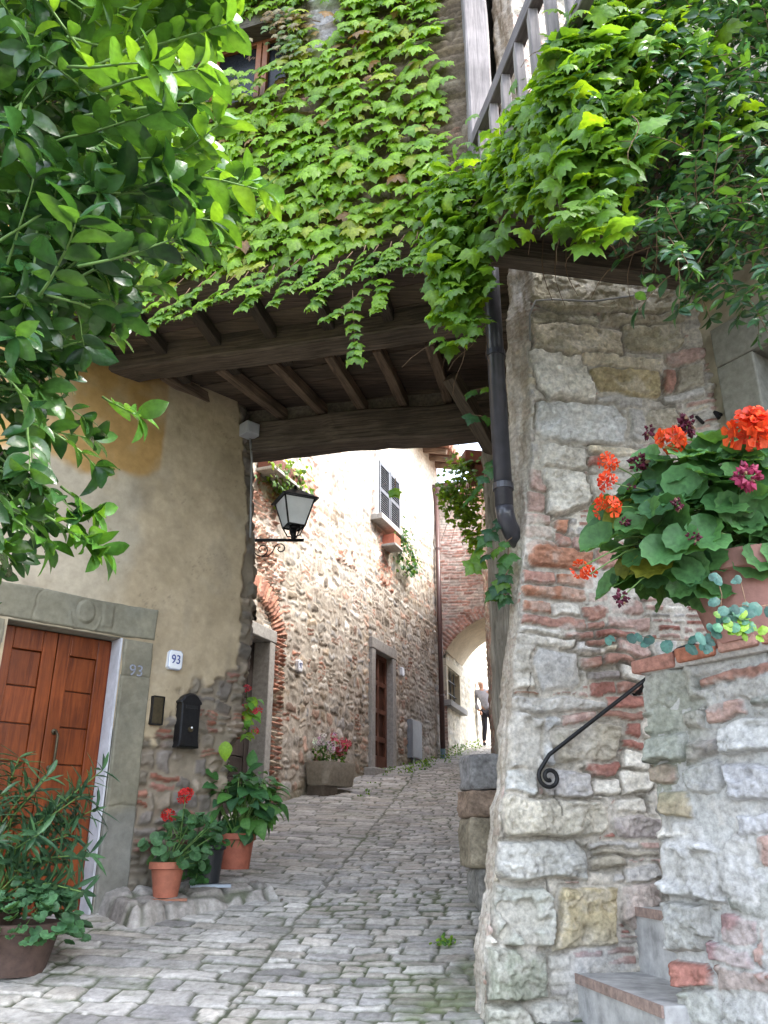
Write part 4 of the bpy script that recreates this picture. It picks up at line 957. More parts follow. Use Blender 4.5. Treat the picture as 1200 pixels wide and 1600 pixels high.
def tmpl_grid(prof, fold=.3, curl=.3):
    """strip leaf: prof = [(y, halfwidth)]"""
    V = []; f = []; t = []
    for (y, w_) in prof:
        z = -curl*(y-.25)**2
        V += [(-w_, y, z+fold*w_), (0, y, z), (w_, y, z+fold*w_)]; t += [.96, 1.15, .96]
    for i in range(len(prof)-1):
        a = 3*i; f += [(a, a+1, a+4, a+3), (a+1, a+2, a+5, a+4)]
    return np.array(V), f, np.array(t)
LAU = tmpl_grid([(0, .012), (.06, .06), (.2, .17), (.4, .235), (.6, .245), (.8, .18), (.93, .075), (1, .004)], .28, .35)
OLE = tmpl_grid([(0, .010), (.2, .07), (.5, .095), (.8, .055), (1, .003)], .3, .12)
JAS = tmpl_grid([(0, .01), (.15, .12), (.4, .21), (.7, .17), (.9, .07), (1, .003)], .35, .3)
HYD = tmpl_grid([(0, .01), (.10, .20), (.3, .34), (.5, .36), (.75, .23), (.92, .08), (1, .003)], .22, .45)
class Plant:
    def __init__(s, seed): s.r = np.random.default_rng(seed); s.L = []; s.st = MB(); s.k = 0
    def leaf(s, p_, tip, nrm, size, col): s.L.append((np.array(p_, float), np.array(tip, float), np.array(nrm, float), size, np.array(col)*s.r.uniform(.78, 1.22)))
    def stem(s, pts, r0, r1=None, seg=5):
        pts = [Vector(tuple(a)) for a in pts]; n = len(pts); r1 = r0*.5 if r1 is None else r1
        s.st.tube(pts, [lerp(r0, r1, i/max(n-1, 1)) for i in range(n)], seg); s.k += 1
    def spray(s, p0, d, length, n, size, col, droop=.3, spread=.9, r0=.004, whorl=0, up=(0, 0, 1), opp=False, colv=None):
        """a twig with leaves along it"""
        r = s.r; p_ = np.array(p0, float); d = unit(np.array(d, float)); pts = [p_.copy()]; step = length/n
        for i in range(n):
            d = unit(d+np.array([0, 0, -droop*step/length])+r.normal(0, .06, 3)); p_ = p_+d*step; pts.append(p_.copy())
            side = unit(np.cross(d, np.array(up, float))+1e-6); nn = unit(np.cross(side, d))
            for sg in ((1, -1) if opp else ((1,) if i % 2 else (-1,))):
                a = spread*r.uniform(.7, 1.25); tip = d*math.cos(a)+side*sg*math.sin(a)+nn*r.normal(.05, .25)
                s.leaf(p_, tip, nn+r.normal(0, .3, 3), size*r.uniform(.7, 1.15), colv(r) if colv else col)
        for k in range(whorl):
            a = 2*math.pi*k/whorl+r.uniform(0, 1); side = unit(np.cross(d, np.array(up, float))+1e-6); nn = np.cross(side, d)
            tip = d*r.uniform(.5, 1.0)+(side*math.cos(a)+nn*math.sin(a))*.75
            s.leaf(p_, tip, d+r.normal(0, .25, 3)+np.array([0, 0, .5]), size*r.uniform(.7, 1.05), colv(r) if colv else col)
        s.stem(pts, r0, r0*.4)
    def build(s, T, leafname, mat, parent, stemname='stem', smat=None):
        if s.L:
            mb = MB(); a = [np.stack([q[i] for q in s.L]) for i in (0, 1, 2)]
            X, Y, Z = frames(a[1], a[2])
            sz = np.array([q[3] for q in s.L])[:, None]*np.concatenate([s.r.uniform(.74, 1.18, (len(s.L), 1)), np.ones((len(s.L), 1)), s.r.uniform(.5, 1.7, (len(s.L), 1))], 1)
            mb.leaves(T, a[0], X, Y, Z, sz, np.stack([q[4] for q in s.L])); mb.f2 = len(mb.f); k0 = mb.n
            for v_, c_ in zip(s.st.v, s.st.c): mb.v.append(v_); mb.c.append(c_); mb.n += len(v_)
            mb.f += [tuple(i+k0 for i in f_) for f_ in s.st.f]
            return mb.build(leafname, mat, parent, smooth=True, mat2=smat or M['twig'])
def inpoly(x, y, P):
    c = False; n = len(P)
    for i in range(n):
        (x1, y1), (x2, y2) = P[i], P[(i+1) % n]
        if (y1 > y) != (y2 > y) and x < (x2-x1)*(y-y1)/(y2-y1)+x1: c = not c
    return c
def flower_ball(mb, c, rad, n, col, seed, petal=.55, flat=.75):
    """umbel of five-petalled florets"""
    r = np.random.default_rng(seed); c = np.array(tuple(c))
    for i in range(n):
        d = unit(r.normal(0, 1, 3)*[1, 1, flat]+[0, -.15, .25]); p_ = c+d*rad*r.uniform(.75, 1.25); a = unit(np.cross(d, r.normal(0, 1, 3))); b = np.cross(d, a); q = rad*petal*r.uniform(.8, 1.15)
        k = np.array(col)*r.uniform(.65, 1.2)*np.array([1, r.uniform(.6, 1.5), 1])
        vs = [p_-d*q*.15]; fs = []
        for j in range(5):
            t = 2*math.pi*j/5
            for (dt, rr, o) in ((-.36, .55, .05), (-.46, .95, .22), (0, 1.1, .26), (.46, .95, .22), (.36, .55, .05)):
                vs.append(p_+(a*math.cos(t+dt)+b*math.sin(t+dt))*q*rr+d*q*o)
            e = 1+5*j; fs += [(0, e, e+1, e+2), (0, e+2, e+3, e+4)]
        mb.add(np.array(vs), fs, np.clip(np.concatenate([[k*.6], np.tile(k, (25, 1))]), 0, 1))
    return mb
YG = (.17, .31, .022); MG = (.10, .215, .025); DG = (.026, .078, .022); BG = (.033, .095, .045)
def mixc(*cs):
    return lambda r: np.array(cs[r.integers(len(cs))])
# ================================================================== CREEPER on the front of the overpass house
cr = thing('wall_creeper', tuple(WO.P(-.8, 5.8, .1)), 'bright green lobed creeper covering the front of the house over the passage', 'creeper')
P_ = Plant(201); r = P_.r
zrow = 5.62
wn = lambda u, z: fbm(np.array([[u]]), np.array([[z]]), 1.1, 3, 203)[0, 0]
while zrow < 9.2:
    u = -3.0+r.uniform(0, .12)
    while u < 1.06:
        uu = u+r.normal(0, .03); zz = zrow+r.normal(0, .03)+.03*math.sin(u*3+zrow*2)
        nv_ = wn(uu, zz); inwin = ou0-.02 < uu < ou1+.02 and oz0+.28 < zz < oz1+.14
        strip = abs(uu-wu_) < .15 and zz > wz_-.25
        thin = sstep(.3, 1.0, uu)*.18
        if not inwin and not (strip and r.random() < .85) and r.random() < 1.05-thin+min(nv_+.2, 0)*.7:
            n3_ = np.array((WO.n.x, WO.n.y, 0)); d3 = np.array((WO.d.x, WO.d.y, 0))
            out = r.uniform(.1, .55); tip = np.array([0, 0, -1])*r.uniform(.7, 1)+n3_*out+d3*r.normal(0, .35)
            nrm = n3_*1.0+np.array([0, 0, r.uniform(.05, .75)])+r.normal(0, .2, 3)
            b_ = np.array(tuple(WO.P(uu, zz, r.uniform(.03, .11))))
            P_.leaf(b_, tip, nrm, r.uniform(.06, .175), (np.array((.20, .10, .03)) if r.random() < .025 else np.array((.24, .30, .03)) if r.random() < .08 else None) if False else mixc(YG, YG, YG, YG, YG, (.25, .31, .035), (.19, .11, .035) if r.random() < .2 else YG, (.115, .24, .025), (.17, .31, .03))(r))
        u += r.uniform(.060, .092)
    zrow += .054
# trailing strands below the beam line, and bare runners over the wall
def strand(px0, py0, px1, py1, W, h, n, size=.10, colr=mixc(YG, MG)):
    a = WO.uz(px0, py0); b = WO.uz(px1, py1); A_ = WO.P(a[0], a[1], h); B_ = WO.P(b[0], b[1], h+.03); pts = []
    for i in range(n+1):
        t = i/n; q = A_.lerp(B_, t); q.z -= .05*math.sin(t*math.pi); pts.append(q)
        if i:
            for s_ in (-1, 1):
                if r.random() < .85:
                    P_.leaf(tuple(q), np.array((WO.d.x*s_*.6, WO.d.y*s_*.6, -.9))+np.array((WO.n.x, WO.n.y, 0))*r.uniform(.2, .6), np.array((WO.n.x, WO.n.y, .9))+r.normal(0, .25, 3), size*r.uniform(.7, 1.15), colr(r))
    P_.stem(pts, .004)
for a in ((300, 450, 205, 520), (330, 455, 240, 530), (380, 445, 285, 515), (430, 430, 330, 490), (480, 420, 400, 470), (440, 430, 415, 470), (520, 420, 455, 470), (560, 410, 490, 470), (600, 400, 545, 460), (640, 385, 590, 440), (600, 440, 520, 515), (560, 470, 568, 575), (610, 440, 600, 500), (680, 380, 630, 430), (270, 445, 215, 480), (350, 440, 270, 500), (260, 470, 190, 500), (400, 440, 360, 480), (470, 430, 440, 490), (500, 415, 480, 460), (580, 400, 560, 450), (660, 380, 650, 440), (540, 425, 500, 495), (310, 465, 260, 515), (620, 395, 600, 440), (230, 480, 185, 510), (690, 370, 665, 420), (420, 440, 390, 500)):
    strand(*a, WO, .12, 7)
strand(575, 690, 575, 712, WO, -.6, 3, .07)
for k in range(46):
    u = r.uniform(-2.9, .9); z = r.uniform(5.7, 8.5); pts = []; dx, dz = r.normal(0, .6), r.uniform(-.6, 1)
    for i in range(9):
        pts.append(WO.P(u+dx*i*.07+r.normal(0, .012), z+dz*i*.07+r.normal(0, .012), .035)); 
    P_.stem(pts, r.uniform(.003, .008), .002)
for (x0, y0, x1, y1) in ((838, 330, 860, 470), (858, 350, 880, 478), (872, 360, 900, 462)):      # bare aerial roots
    A_, B_ = at(x0, y0, 4.35), at(x1, y1, 4.45)
    P_.stem([A_.lerp(B_, t)+Vector((.02*math.sin(t*7), 0, 0)) for t in np.linspace(0, 1, 8)], .004, .002)
P_.build(IVY, 'foliage', M['ivy'], cr)
# pale pinkish sprig beside the window
sp_ = thing('variegated_creeper', tuple(WO.P(*WO.uz(455, 80), .1)), 'small creeper with reddish and pale green leaves beside the upper window', 'creeper')
P_ = Plant(205); r = P_.r
for k in range(120):
    px, py = r.normal(452, 18), r.uniform(28, 105); u, z = WO.uz(px, py)
    c = (.22, .16, .07) if (py < 60 and r.random() < .6) else ((.10, .17, .05) if r.random() < .7 else (.24, .22, .12))
    P_.leaf(tuple(WO.P(u, z, r.uniform(.04, .14))), (r.normal(0, .4), -.3, -1), (WO.n.x, WO.n.y, .7), r.uniform(.05, .08), c)
P_.stem([WO.P(*WO.uz(470, 120), .05), WO.P(*WO.uz(455, 60), .06), WO.P(*WO.uz(465, 10), .05)], .006)
P_.build(IVY, 'foliage', M['ivy'], sp_)
# ================================================================== CREEPER spilling over the balcony
cb = thing('balcony_creeper', tuple(ep(.3, 5.45, -.1)), 'dense large-leaved creeper spilling over the balcony edge and down past the drainpipe', 'creeper')
P_ = Plant(211); r = P_.r
out3 = -np.array(tuple(en)); al3 = np.array(tuple(ed))
lobes = [(682, 400, 30, 60, 40), (705, 470, 25, 60, 45), (735, 505, 20, 35, 20), (700, 330, 45, 55, 80), (750, 300, 60, 55, 110), (720, 390, 40, 50, 70), (745, 430, 22, 50, 35), (800, 255, 65, 55, 110), (860, 220, 65, 60, 110), (840, 290, 60, 40, 60), (920, 160, 60, 70, 100), (930, 250, 60, 60, 70), (985, 120, 55, 75, 70), (905, 330, 40, 40, 26), (945, 330, 40, 35, 26), (960, 60, 40, 50, 45), (1010, 200, 50, 60, 45), (900, 90, 25, 45, 18), (1150, 150, 40, 80, 20), (950, 20, 60, 60, 70), (1040, 40, 70, 60, 60), (880, 140, 40, 50, 50), (770, 265, 26, 24, 40), (800, 222, 24, 26, 45), (832, 175, 22, 28, 45), (862, 125, 22, 28, 45), (890, 75, 22, 28, 45), (915, 30, 22, 28, 40), (700, 300, 25, 40, 50), (715, 440, 26, 40, 45), (690, 430, 18, 40, 30), (960, 200, 60, 60, 50), (690, 360, 30, 40, 30)]
for (cx, cy, rx, ry, n) in lobes:
    for k in range(n):
        px = cx+rx*r.normal(0, .55); py = cy+ry*r.normal(0, .55)
        if px < 665+max(0, (py-420))*.12 or (py > 545): continue
        t_ = np.clip((px-745)/140, -.4, 2.0); Y = float(np.interp(px, [700, 744, 810, 825, 849, 881], [4.48, 4.45, 3.675, 3.52, 3.29, 3.12]))+r.normal(0, .07)-.13
        if px < 760: Y = 4.30+r.normal(0, .09)
        b_ = at(px, py, Y)
        tip = np.array([-.35, -.35, 0])*r.uniform(.3, 1.2)+np.array([0, 0, -1])*r.uniform(.35, 1)+r.normal(0, .3, 3)
        P_.leaf(tuple(b_), tip, np.array([-.25, -.55, .9])+r.normal(0, .3, 3), r.uniform(.085, .15), mixc(YG, MG, MG, (.11, .23, .03))(r))
for k in range(34):
    q = lobes[r.integers(0, 15)]; px, py = q[0]+r.normal(0, q[2]*.6), q[1]+r.normal(0, q[3]*.6)
    Y = 4.5-1.05*max((px-745)/140, 0)
    a_ = at(px, py, Y); d_ = Vector((r.normal(-.1, .25), r.normal(0, .15), r.uniform(-.45, -.1))); P_.stem([a_+d_*t*.55+Vector((.03*math.sin(t*5), 0, -.12*t*t)) for t in np.linspace(0, 1, 7)], .0028, .0015)
P_.build(IVY, 'foliage', M['ivy'], cb)
# sprigs climbing the pipe and the old post
cs_ = thing('pipe_creeper', tuple(at(780, 880, 4.75)), 'few dark lobed leaves climbing between the drainpipe and the old timber post', 'creeper')
P_ = Plant(213); r = P_.r
for (x0, y0, x1, y1, n) in ((790, 700, 735, 775, 5), (795, 800, 745, 860, 6), (800, 840, 742, 880, 6), (795, 890, 770, 930, 5), (785, 600, 738, 610, 2), (786, 655, 738, 648, 2), (790, 760, 770, 720, 3), (795, 850, 790, 930, 5), (790, 930, 775, 920, 3)):
    A_, B_ = at(x0, y0, 4.72), at(x1, y1, 4.78); pts = []
    for i in range(n+1):
        q = A_.lerp(B_, i/n); pts.append(q)
        if i: P_.leaf(tuple(q), (-.6+r.normal(0, .3), -.2, -.8), (-.2, -.8, .6)+r.normal(0, .3, 3), r.uniform(.07, .11), mixc(MG, BG, (.05, .14, .035))(r))
    P_.stem(pts, .003)
P_.build(IVY, 'foliage', M['ivy'], cs_)
# ================================================================== GLOSSY SMALL-LEAVED VINE upper right
jv = thing('jasmine_vine', tuple(at(1100, 250, 3.5)), 'dark glossy small-leaved vine tumbling over the right side of the balcony', 'vine')
P_ = Plant(221); r = P_.r
JP = [(900, -120), (1320, -120), (1320, 470), (1180, 480), (1120, 430), (1060, 410), (1020, 330), (960, 350), (930, 300), (880, 190), (940, 60)]
k = 0
while k < 720:
    px, py = r.uniform(870, 1320), r.uniform(-120, 480)
    if not inpoly(px, py, JP): continue
    dens = .42+.58*sstep(900, 1080, px)*(1-.55*sstep(300, 440, py)) 
    if r.random() > dens: continue
    Y = r.uniform(2.95, 3.3) if py < 200 else r.uniform(3.0, 3.8)-.15*sstep(950, 1200, px)
    b_ = at(px, py, Y)
    P_.spray(tuple(b_), (r.normal(-.35, .5), r.normal(-.3, .4), r.normal(-.25, .5)), r.uniform(.18, .36), int(r.integers(4, 7)), .080, DG, droop=.5, spread=1.0, r0=.003, whorl=2, opp=True, colv=mixc((.036, .10, .03), (.036, .10, .03), (.042, .12, .055), (.03, .085, .04), (.09, .22, .035)))
    k += 1
for k in range(26):
    a_ = at(r.uniform(900, 1200), r.uniform(40, 420), r.uniform(3.1, 3.6)); d_ = Vector((r.normal(-.3, .3), r.normal(0, .2), r.normal(0, .4)))
    P_.stem([a_+d_*t*.5+Vector((.03*math.sin(t*6), 0, -.15*t*t+.05*math.sin(t*4))) for t in np.linspace(0, 1, 8)], .0035, .0015)
P_.build(JAS, 'foliage', M['jas'], jv)
# ================================================================== LAUREL TREE upper left
tr = thing('laurel_tree', (-2.35, 2.5, gz(0, 2.5)), 'broad-leaved glossy laurel tree leaning in over the lane', 'tree')
P_ = Plant(231); r = P_.r
LP = [(-260, -220), (250, -220), (240, 30), (220, 90), (160, 150), (150, 210), (200, 250), (240, 300), (220, 350), (150, 400), (110, 440), (70, 480), (60, 560), (30, 600), (60, 640), (40, 700), (20, 760), (-20, 790), (-60, 830), (-260, 860)]
nodes = []; k = 0; tries = 0
while k < 400 and tries < 9000:
    tries += 1
    px, py = r.uniform(-260, 330), r.uniform(-220, 860)
    if not inpoly(px, py, LP): continue
    if px < -20 and r.random() < .6: continue
    Y = r.uniform(1.85, 3.1)-.1*(py < 150)
    if py > 520: Y = r.uniform(2.3, 3.1)
    b_ = at(px, py, Y); out = np.array([.7, -.05, .12])+r.normal(0, .42, 3)
    if px > 150: out = np.array([1.0, -.2, .25])+r.normal(0, .22, 3)
    if py > 600: out = np.array([.5, -.1, -.25])+r.normal(0, .3, 3)
    lightc = px > 150 or py < 120 and px > 40  # inner sprays get darker greens, crown shade put into the leaf colour
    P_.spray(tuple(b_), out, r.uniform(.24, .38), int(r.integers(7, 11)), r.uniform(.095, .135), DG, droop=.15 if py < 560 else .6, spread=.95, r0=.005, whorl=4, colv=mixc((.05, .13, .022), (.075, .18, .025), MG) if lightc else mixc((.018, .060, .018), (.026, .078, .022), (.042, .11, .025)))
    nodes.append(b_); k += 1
for (px, py, Y) in ((398, 283, 2.5), (385, 318, 2.6), (350, 262, 2.5), (345, 372, 2.6), (330, 60, 2.5), (255, 430, 2.6), (165, 800, 2.6), (140, 845, 2.5), (90, 850, 2.5), (175, 860, 2.6), (120, 830, 2.6), (60, 820, 2.6), (10, 860, 2.5), (230, 660, 2.7), (370, 290, 2.6), (330, 330, 2.6)):
    b_ = at(px-70, py-40 if py > 500 else py+25, Y); P_.spray(tuple(b_), tuple(at(px, py, Y)-b_), (at(px, py, Y)-b_).length*.8, 6, .12, DG, droop=.1, spread=.9, r0=.005, whorl=4, colv=mixc((.05, .14, .022), (.07, .18, .03)))
k = 0
while k < 170:                                       # the rest of the crown, round the trunk
    q = Vector((r.uniform(-3.2, -1.35), r.uniform(1.7, 3.4), r.uniform(2.9, 6.3)))
    if q.x/q.y > -.60 or (q-Vector((-2.25, 2.5, 4.6))).length > 1.75: continue
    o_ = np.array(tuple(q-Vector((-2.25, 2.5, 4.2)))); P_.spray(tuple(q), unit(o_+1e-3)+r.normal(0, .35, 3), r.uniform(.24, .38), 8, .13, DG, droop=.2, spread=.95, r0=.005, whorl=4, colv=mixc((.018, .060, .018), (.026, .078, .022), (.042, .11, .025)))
    k += 1
tb = MB(); base = Vector((-2.35, 2.5, gz(0, 2.5)-.05)); top = Vector((-2.15, 2.5, 6.2))
tp = [base, Vector((-2.33, 2.5, 1.6)), Vector((-2.25, 2.55, 3.0)), Vector((-2.2, 2.5, 4.4)), top]
tb.tube(tp, [.11, .095, .08, .06, .025], 10)
tb.build('trunk', m_plain('dark_bark', (.06, .045, .035), .9, 0, .3, 30, .5), tr, smooth=True)
lb = MB()
for i in range(0, len(nodes), 11):
    n_ = nodes[i]; t = min(max((n_.z-1.6)/4.6-.12, .1), .95); q = tp[1].lerp(tp[4], t)
    m1 = q.lerp(n_, .5)+Vector((0, .25+r.normal(0, .08), -.10)); lb.tube([q, q.lerp(m1, .5), m1, n_], [.017, .013, .009, .004], 6)
lb.build('branch', bpy.data.materials['dark_bark'], tr, smooth=True)
P_.build(LAU, 'crown', M['laurel'], tr, 'twigs', M['green_stem'])

# ================================================================== POTTED PLANTS
def pot_profile(rt, rb, hgt, rim=.035, rw=.012):
    return [(rb*.9, 0), (rb, .0), (lerp(rb, rt, .8), hgt-rim-.003), (rt+rw*.2, hgt-rim), (rt+rw, hgt-rim+.004), (rt+rw, hgt-.004), (rt+rw-.006, hgt), (rt-.012, hgt), (rt-.018, hgt-.03), (.002, hgt-.035)]
def pot(c, rt, rb, hgt, mat, parent, rim=.035, col=(1, 1, 1), name='pot'):
    o = MB().lathe(c, pot_profile(rt, rb, hgt, rim), 32, col).build(name, mat, parent, smooth=True)
    m = o.modifiers.new('edge', 'EDGE_SPLIT'); m.split_angle = R(40)
    return o
# big clay pot of geranium on the parapet coping
pc = WQ.P(.55, 2.505, -.15)
gp = thing('potted_geranium', tuple(pc), 'big pale clay pot of orange-red geraniums standing on the brick coping of the parapet', 'potted plant')
pot(tuple(pc), .315, .215, .36, M['pink_clay'], gp, rim=.085)
P_ = Plant(241); r = P_.r
gc = np.array(tuple(pc))+np.array([-.13, -.04, .53])
for k in range(270):
    d = unit(r.normal(0, 1, 3)); d[2] = d[2]*.9+.12
    rad = np.array([.47, .36, .40])*r.uniform(.55, 1.0)
    b_ = gc+d*rad
    if d[0] < -.3: b_[2] -= .22*(-d[0]-.3)*r.uniform(0, 1.4); b_[0] -= .06
    if b_[2] < pc.z+.24 and b_[0] > pc.x-.33 and b_[1] > pc.y-.22: continue
    if b_[1] <= pc.y-.22 and b_[0] > pc.x-.33: b_[2] = max(b_[2], pc.z+.24)
    root = np.array(tuple(pc))+np.array([r.normal(0, .1), r.normal(0, .1), .33])
    nrm = unit(d*.8+np.array([-.15, -.5, .55])+r.normal(0, .25, 3)); tip = unit(np.cross(nrm, r.normal(0, 1, 3)))+d*.5+np.array([0, 0, -.35])
    P_.leaf(b_, tip, nrm, r.uniform(.115, .175), mixc((.055, .15, .045), (.08, .21, .06), (.045, .125, .05), (.11, .26, .09), (.09, .23, .08), (.22, .24, .04) if r.random() < .15 else (.07, .18, .06))(r))
    if k % 3 == 0: P_.stem([root, (root+b_)/2+np.array([0, 0, .08]), b_], .004, .003)
fl = [(1175, 676, 3.05, .075, 26, (.80, .085, .025)), (1048, 686, 3.25, .048, 14, (.80, .10, .025)), (951, 722, 3.35, .034, 9, (.78, .08, .025)), (951, 752, 3.35, .034, 9, (.80, .09, .025)), (950, 793, 3.3, .044, 12, (.82, .12, .03)), (905, 888, 3.3, .030, 6, (.82, .09, .02)), (921, 898, 3.3, .030, 6, (.82, .09, .02))]
for i, (px, py, Y, rad, n, col) in enumerate(fl):
    c = at(px, py, Y); mb = flower_ball(MB(), c, rad, int(n*1.15), col, 300+i, .72)
    mb.build('flower_head', M['petal'], gp, smooth=True)
    root = gc+unit(np.array(tuple(c))-gc)*np.array([.35, .28, .26]); P_.stem([root, (root+np.array(tuple(c)))/2+np.array([0, 0, .03]), c], .0035, .003)
def dry_head(px, py, Y, rad, n, seed, col=(.12, .022, .045)):
    c = np.array(tuple(at(px, py, Y))); mb = MB(); q = np.random.default_rng(seed)
    for k in range(n):
        d = unit(q.normal(0, 1, 3)); p_ = c+d*rad*q.uniform(.4, 1); s_ = rad*q.uniform(.16, .3); kk = np.array(col)*q.uniform(.5, 1.5)
        if q.random() < .15: kk = np.array((.30, .20, .12))
        a = unit(np.cross(d, q.normal(0, 1, 3))); b = np.cross(d, a)
        mb.add([p_+d*s_*1.5, p_+a*s_, p_+b*s_, p_-a*s_, p_-b*s_, p_-d*s_], [(0, 1, 2), (0, 2, 3), (0, 3, 4), (0, 4, 1), (5, 2, 1), (5, 3, 2), (5, 4, 3), (5, 1, 4)], kk)
    mb.build('dry_flower_head', M['petal'], gp)
    P_.stem([gc+(c-gc)*.6, (gc+(c-gc)*.8)+np.array([0, 0, .02]), c], .003, .003)
for i, a in enumerate(((1072, 665, 3.3, .05, 60), (1012, 675, 3.3, .032, 28), (998, 722, 3.35, .042, 40), (985, 760, 3.35, .02, 12), (1166, 745, 3.05, .055, 70, ), (1058, 790, 3.15, .032, 26), (1085, 838, 3.15, .03, 26), (975, 818, 3.3, .03, 22), (970, 935, 3.3, .035, 28))):
    dry_head(*a, 330+i, **({'col': (.32, .04, .10)} if i == 4 else {}))
P_.build(GER, 'foliage', M['leaf'], gp, 'stems', M['green_stem'])
# blue-green trailing plant about the pot foot
tv = thing('trailing_vine', tuple(at(1125, 1000, 3.1)), 'thin vine with round blue-green leaves trailing down the clay pot and along the coping', 'vine')
P_ = Plant(243); r = P_.r
for (pts, Y) in (([(1120, 900), (1128, 930), (1125, 960), (1118, 990), (1105, 1005)], 3.02), ([(1100, 1003), (1070, 1000), (1045, 1000), (1015, 996), (985, 992), (950, 992)], 3.45), ([(1135, 965), (1110, 985), (1100, 995)], 3.02), ([(1155, 900), (1165, 940), (1150, 955)], 3.02), ([(1200, 945), (1180, 950), (1160, 945), (1140, 948)], 3.0)):
    Q = [at(x, y, Y) for x, y in pts]; P_.stem(Q, .0022)
    for i, q in enumerate(Q):
        for s_ in (0, 1):
            if r.random() < .8: P_.leaf(tuple(q+Vector((r.normal(0, .012), 0, r.normal(0, .012)))), (r.normal(0, .7), -.2, -.8), (-.1, -1, .35), r.uniform(.036, .06), mixc((.045, .13, .11), (.06, .16, .13), (.03, .09, .075))(r))
for k in range(26):
    q = at(r.normal(1160, 18), r.normal(972, 12), 3.0); P_.leaf(tuple(q), (r.normal(0, .7), -.2, -.5), (-.1, -.8, .6), r.uniform(.03, .05), mixc(YG, MG, (.05, .16, .09))(r))
P_.build(ROUND, 'foliage', M['leaf'], tv, 'stem')
# small terracotta pot of geranium on a tile
g0 = at(258, 1402, 6.55)
gg = thing('potted_geranium', tuple(g0), 'small terracotta pot of pale green geranium with two red flower heads by the mailbox', 'potted plant')
pot(tuple(g0), .122, .085, .235, M['terracotta'], gg, rim=.05)
P_ = Plant(251); r = P_.r
cc_ = np.array(tuple(g0))+np.array([.06, .05, .36])
for k in range(95):
    d = unit(r.normal(0, 1, 3)); b_ = cc_+d*np.array([.25, .2, .17])*r.uniform(.6, 1.05)+np.array([.10, .08, .04])*max(d[2], 0)
    P_.leaf(b_, d+np.array([0, 0, -.5])+r.normal(0, .4, 3), np.array([0, -.45, .8])+r.normal(0, .35, 3)+d*.3, r.uniform(.05, .085), mixc((.07, .17, .07), (.09, .20, .09), (.05, .13, .05))(r))
    if k % 4 == 0: P_.stem([np.array(tuple(g0))+np.array([0, 0, .21]), b_], .004, .003)
for i, (px, py, rad) in enumerate(((290, 1243, .048), (263, 1276, .043))):
    c = at(px, py, 6.62); flower_ball(MB(), c, rad, 22, (.66, .03, .03), 400+i, .5).build('flower_head', M['petal'], gg, smooth=True); P_.stem([cc_, c], .004, .003)
P_.build(GER, 'foliage', M['leaf'], gg, 'stems', M['green_stem'])
tl = thing('pot_tile', tuple(g0-Vector((0, 0, .06))), 'clay tile on a grey block propping up the small geranium pot', 'tile')
MB().box(g0+Vector((.005, 0, -.012)), .27, .22, .02, .35, (.9, 1.2, 1.3), .003).build('tile', M['terracotta'], tl)
MB().box(g0+Vector((.02, -.03, -.045)), .15, .15, .045, .35, (.8, .9, 1.1), .002).build('block', M['grey_metal'], tl)
# black plastic pot of trailing plant
b0 = at(322, 1380, 6.95)
bp = thing('potted_trailer', tuple(b0), 'black plastic pot with trailing green stems between the two terracotta pots', 'potted plant')
pot(tuple(b0), .125, .095, .27, M['black_plastic'], bp, rim=.03)
P_ = Plant(253); r = P_.r
for k in range(95):
    a = r.uniform(0, 6.28); d_ = r.uniform(0, 1)
    b_ = np.array(tuple(b0))+np.array([math.cos(a)*.20*r.uniform(.3, 1)-.02, math.sin(a)*.15*r.uniform(.3, 1)-.05, .30+.16*r.uniform(-.3, 1)])
    if k > 52: b_ = np.array(tuple(b0))+np.array([-.05+r.normal(0, .05), -.16+r.normal(0, .03), .02+.30*r.uniform(0, 1)])
    P_.leaf(b_, (r.normal(0, .7), -.5, -.5), (0, -.7, .7)+r.normal(0, .3, 3), r.uniform(.045, .075), mixc((.05, .14, .04), (.06, .16, .06), (.04, .11, .045))(r))
P_.stem([tuple(b0+Vector((0, 0, .22))), tuple(b0+Vector((-.03, -.14, .26))), tuple(b0+Vector((-.05, -.16, .0)))], .004)
P_.build(GER, 'foliage', M['leaf'], bp, 'stems', M['green_stem'])
MBt = MB().box(b0+Vector((.03, -.02, -.014)), .30, .24, .022, .3, (1.5, 1.6, 1.7), .002)
tag(MBt.build('pot_saucer', M['grey_metal'], None), 'grey slab under the black plastic pot', 'slab')
# big terracotta pot of hydrangea
h0 = at(366, 1358, 7.32)
hp_ = thing('potted_hydrangea', tuple(h0), 'large terracotta pot with a broad-leaved hydrangea bush at the house corner', 'potted plant')
pot(tuple(h0), .15, .118, .27, M['terracotta'], hp_, rim=.05, col=(.95, .85, .85))
P_ = Plant(255); r = P_.r
hc = np.array(tuple(h0))+np.array([.03, -.02, .53])
for k in range(190):
    d = unit(r.normal(0, 1, 3)); b_ = hc+d*np.array([.31, .25, .30])*r.uniform(.5, 1.0)
    if b_[2] < h0.z+.25: b_[2] = h0.z+.25+r.uniform(0, .1)
    P_.leaf(b_, d*np.array([1, 1, .4])+np.array([0, -.15, -.35])+r.normal(0, .25, 3), np.array([0, -.35, .9])+d*.4+r.normal(0, .25, 3), r.uniform(.10, .175), mixc((.045, .13, .045), (.06, .17, .045), (.08, .21, .045), (.04, .11, .05))(r))
    if k % 5 == 0: P_.stem([np.array(tuple(h0))+np.array([r.normal(0, .03), r.normal(0, .03), .24]), b_], .006, .004)
P_.build(HYD, 'foliage', M['leaf'], hp_, 'stems', M['green_stem'])
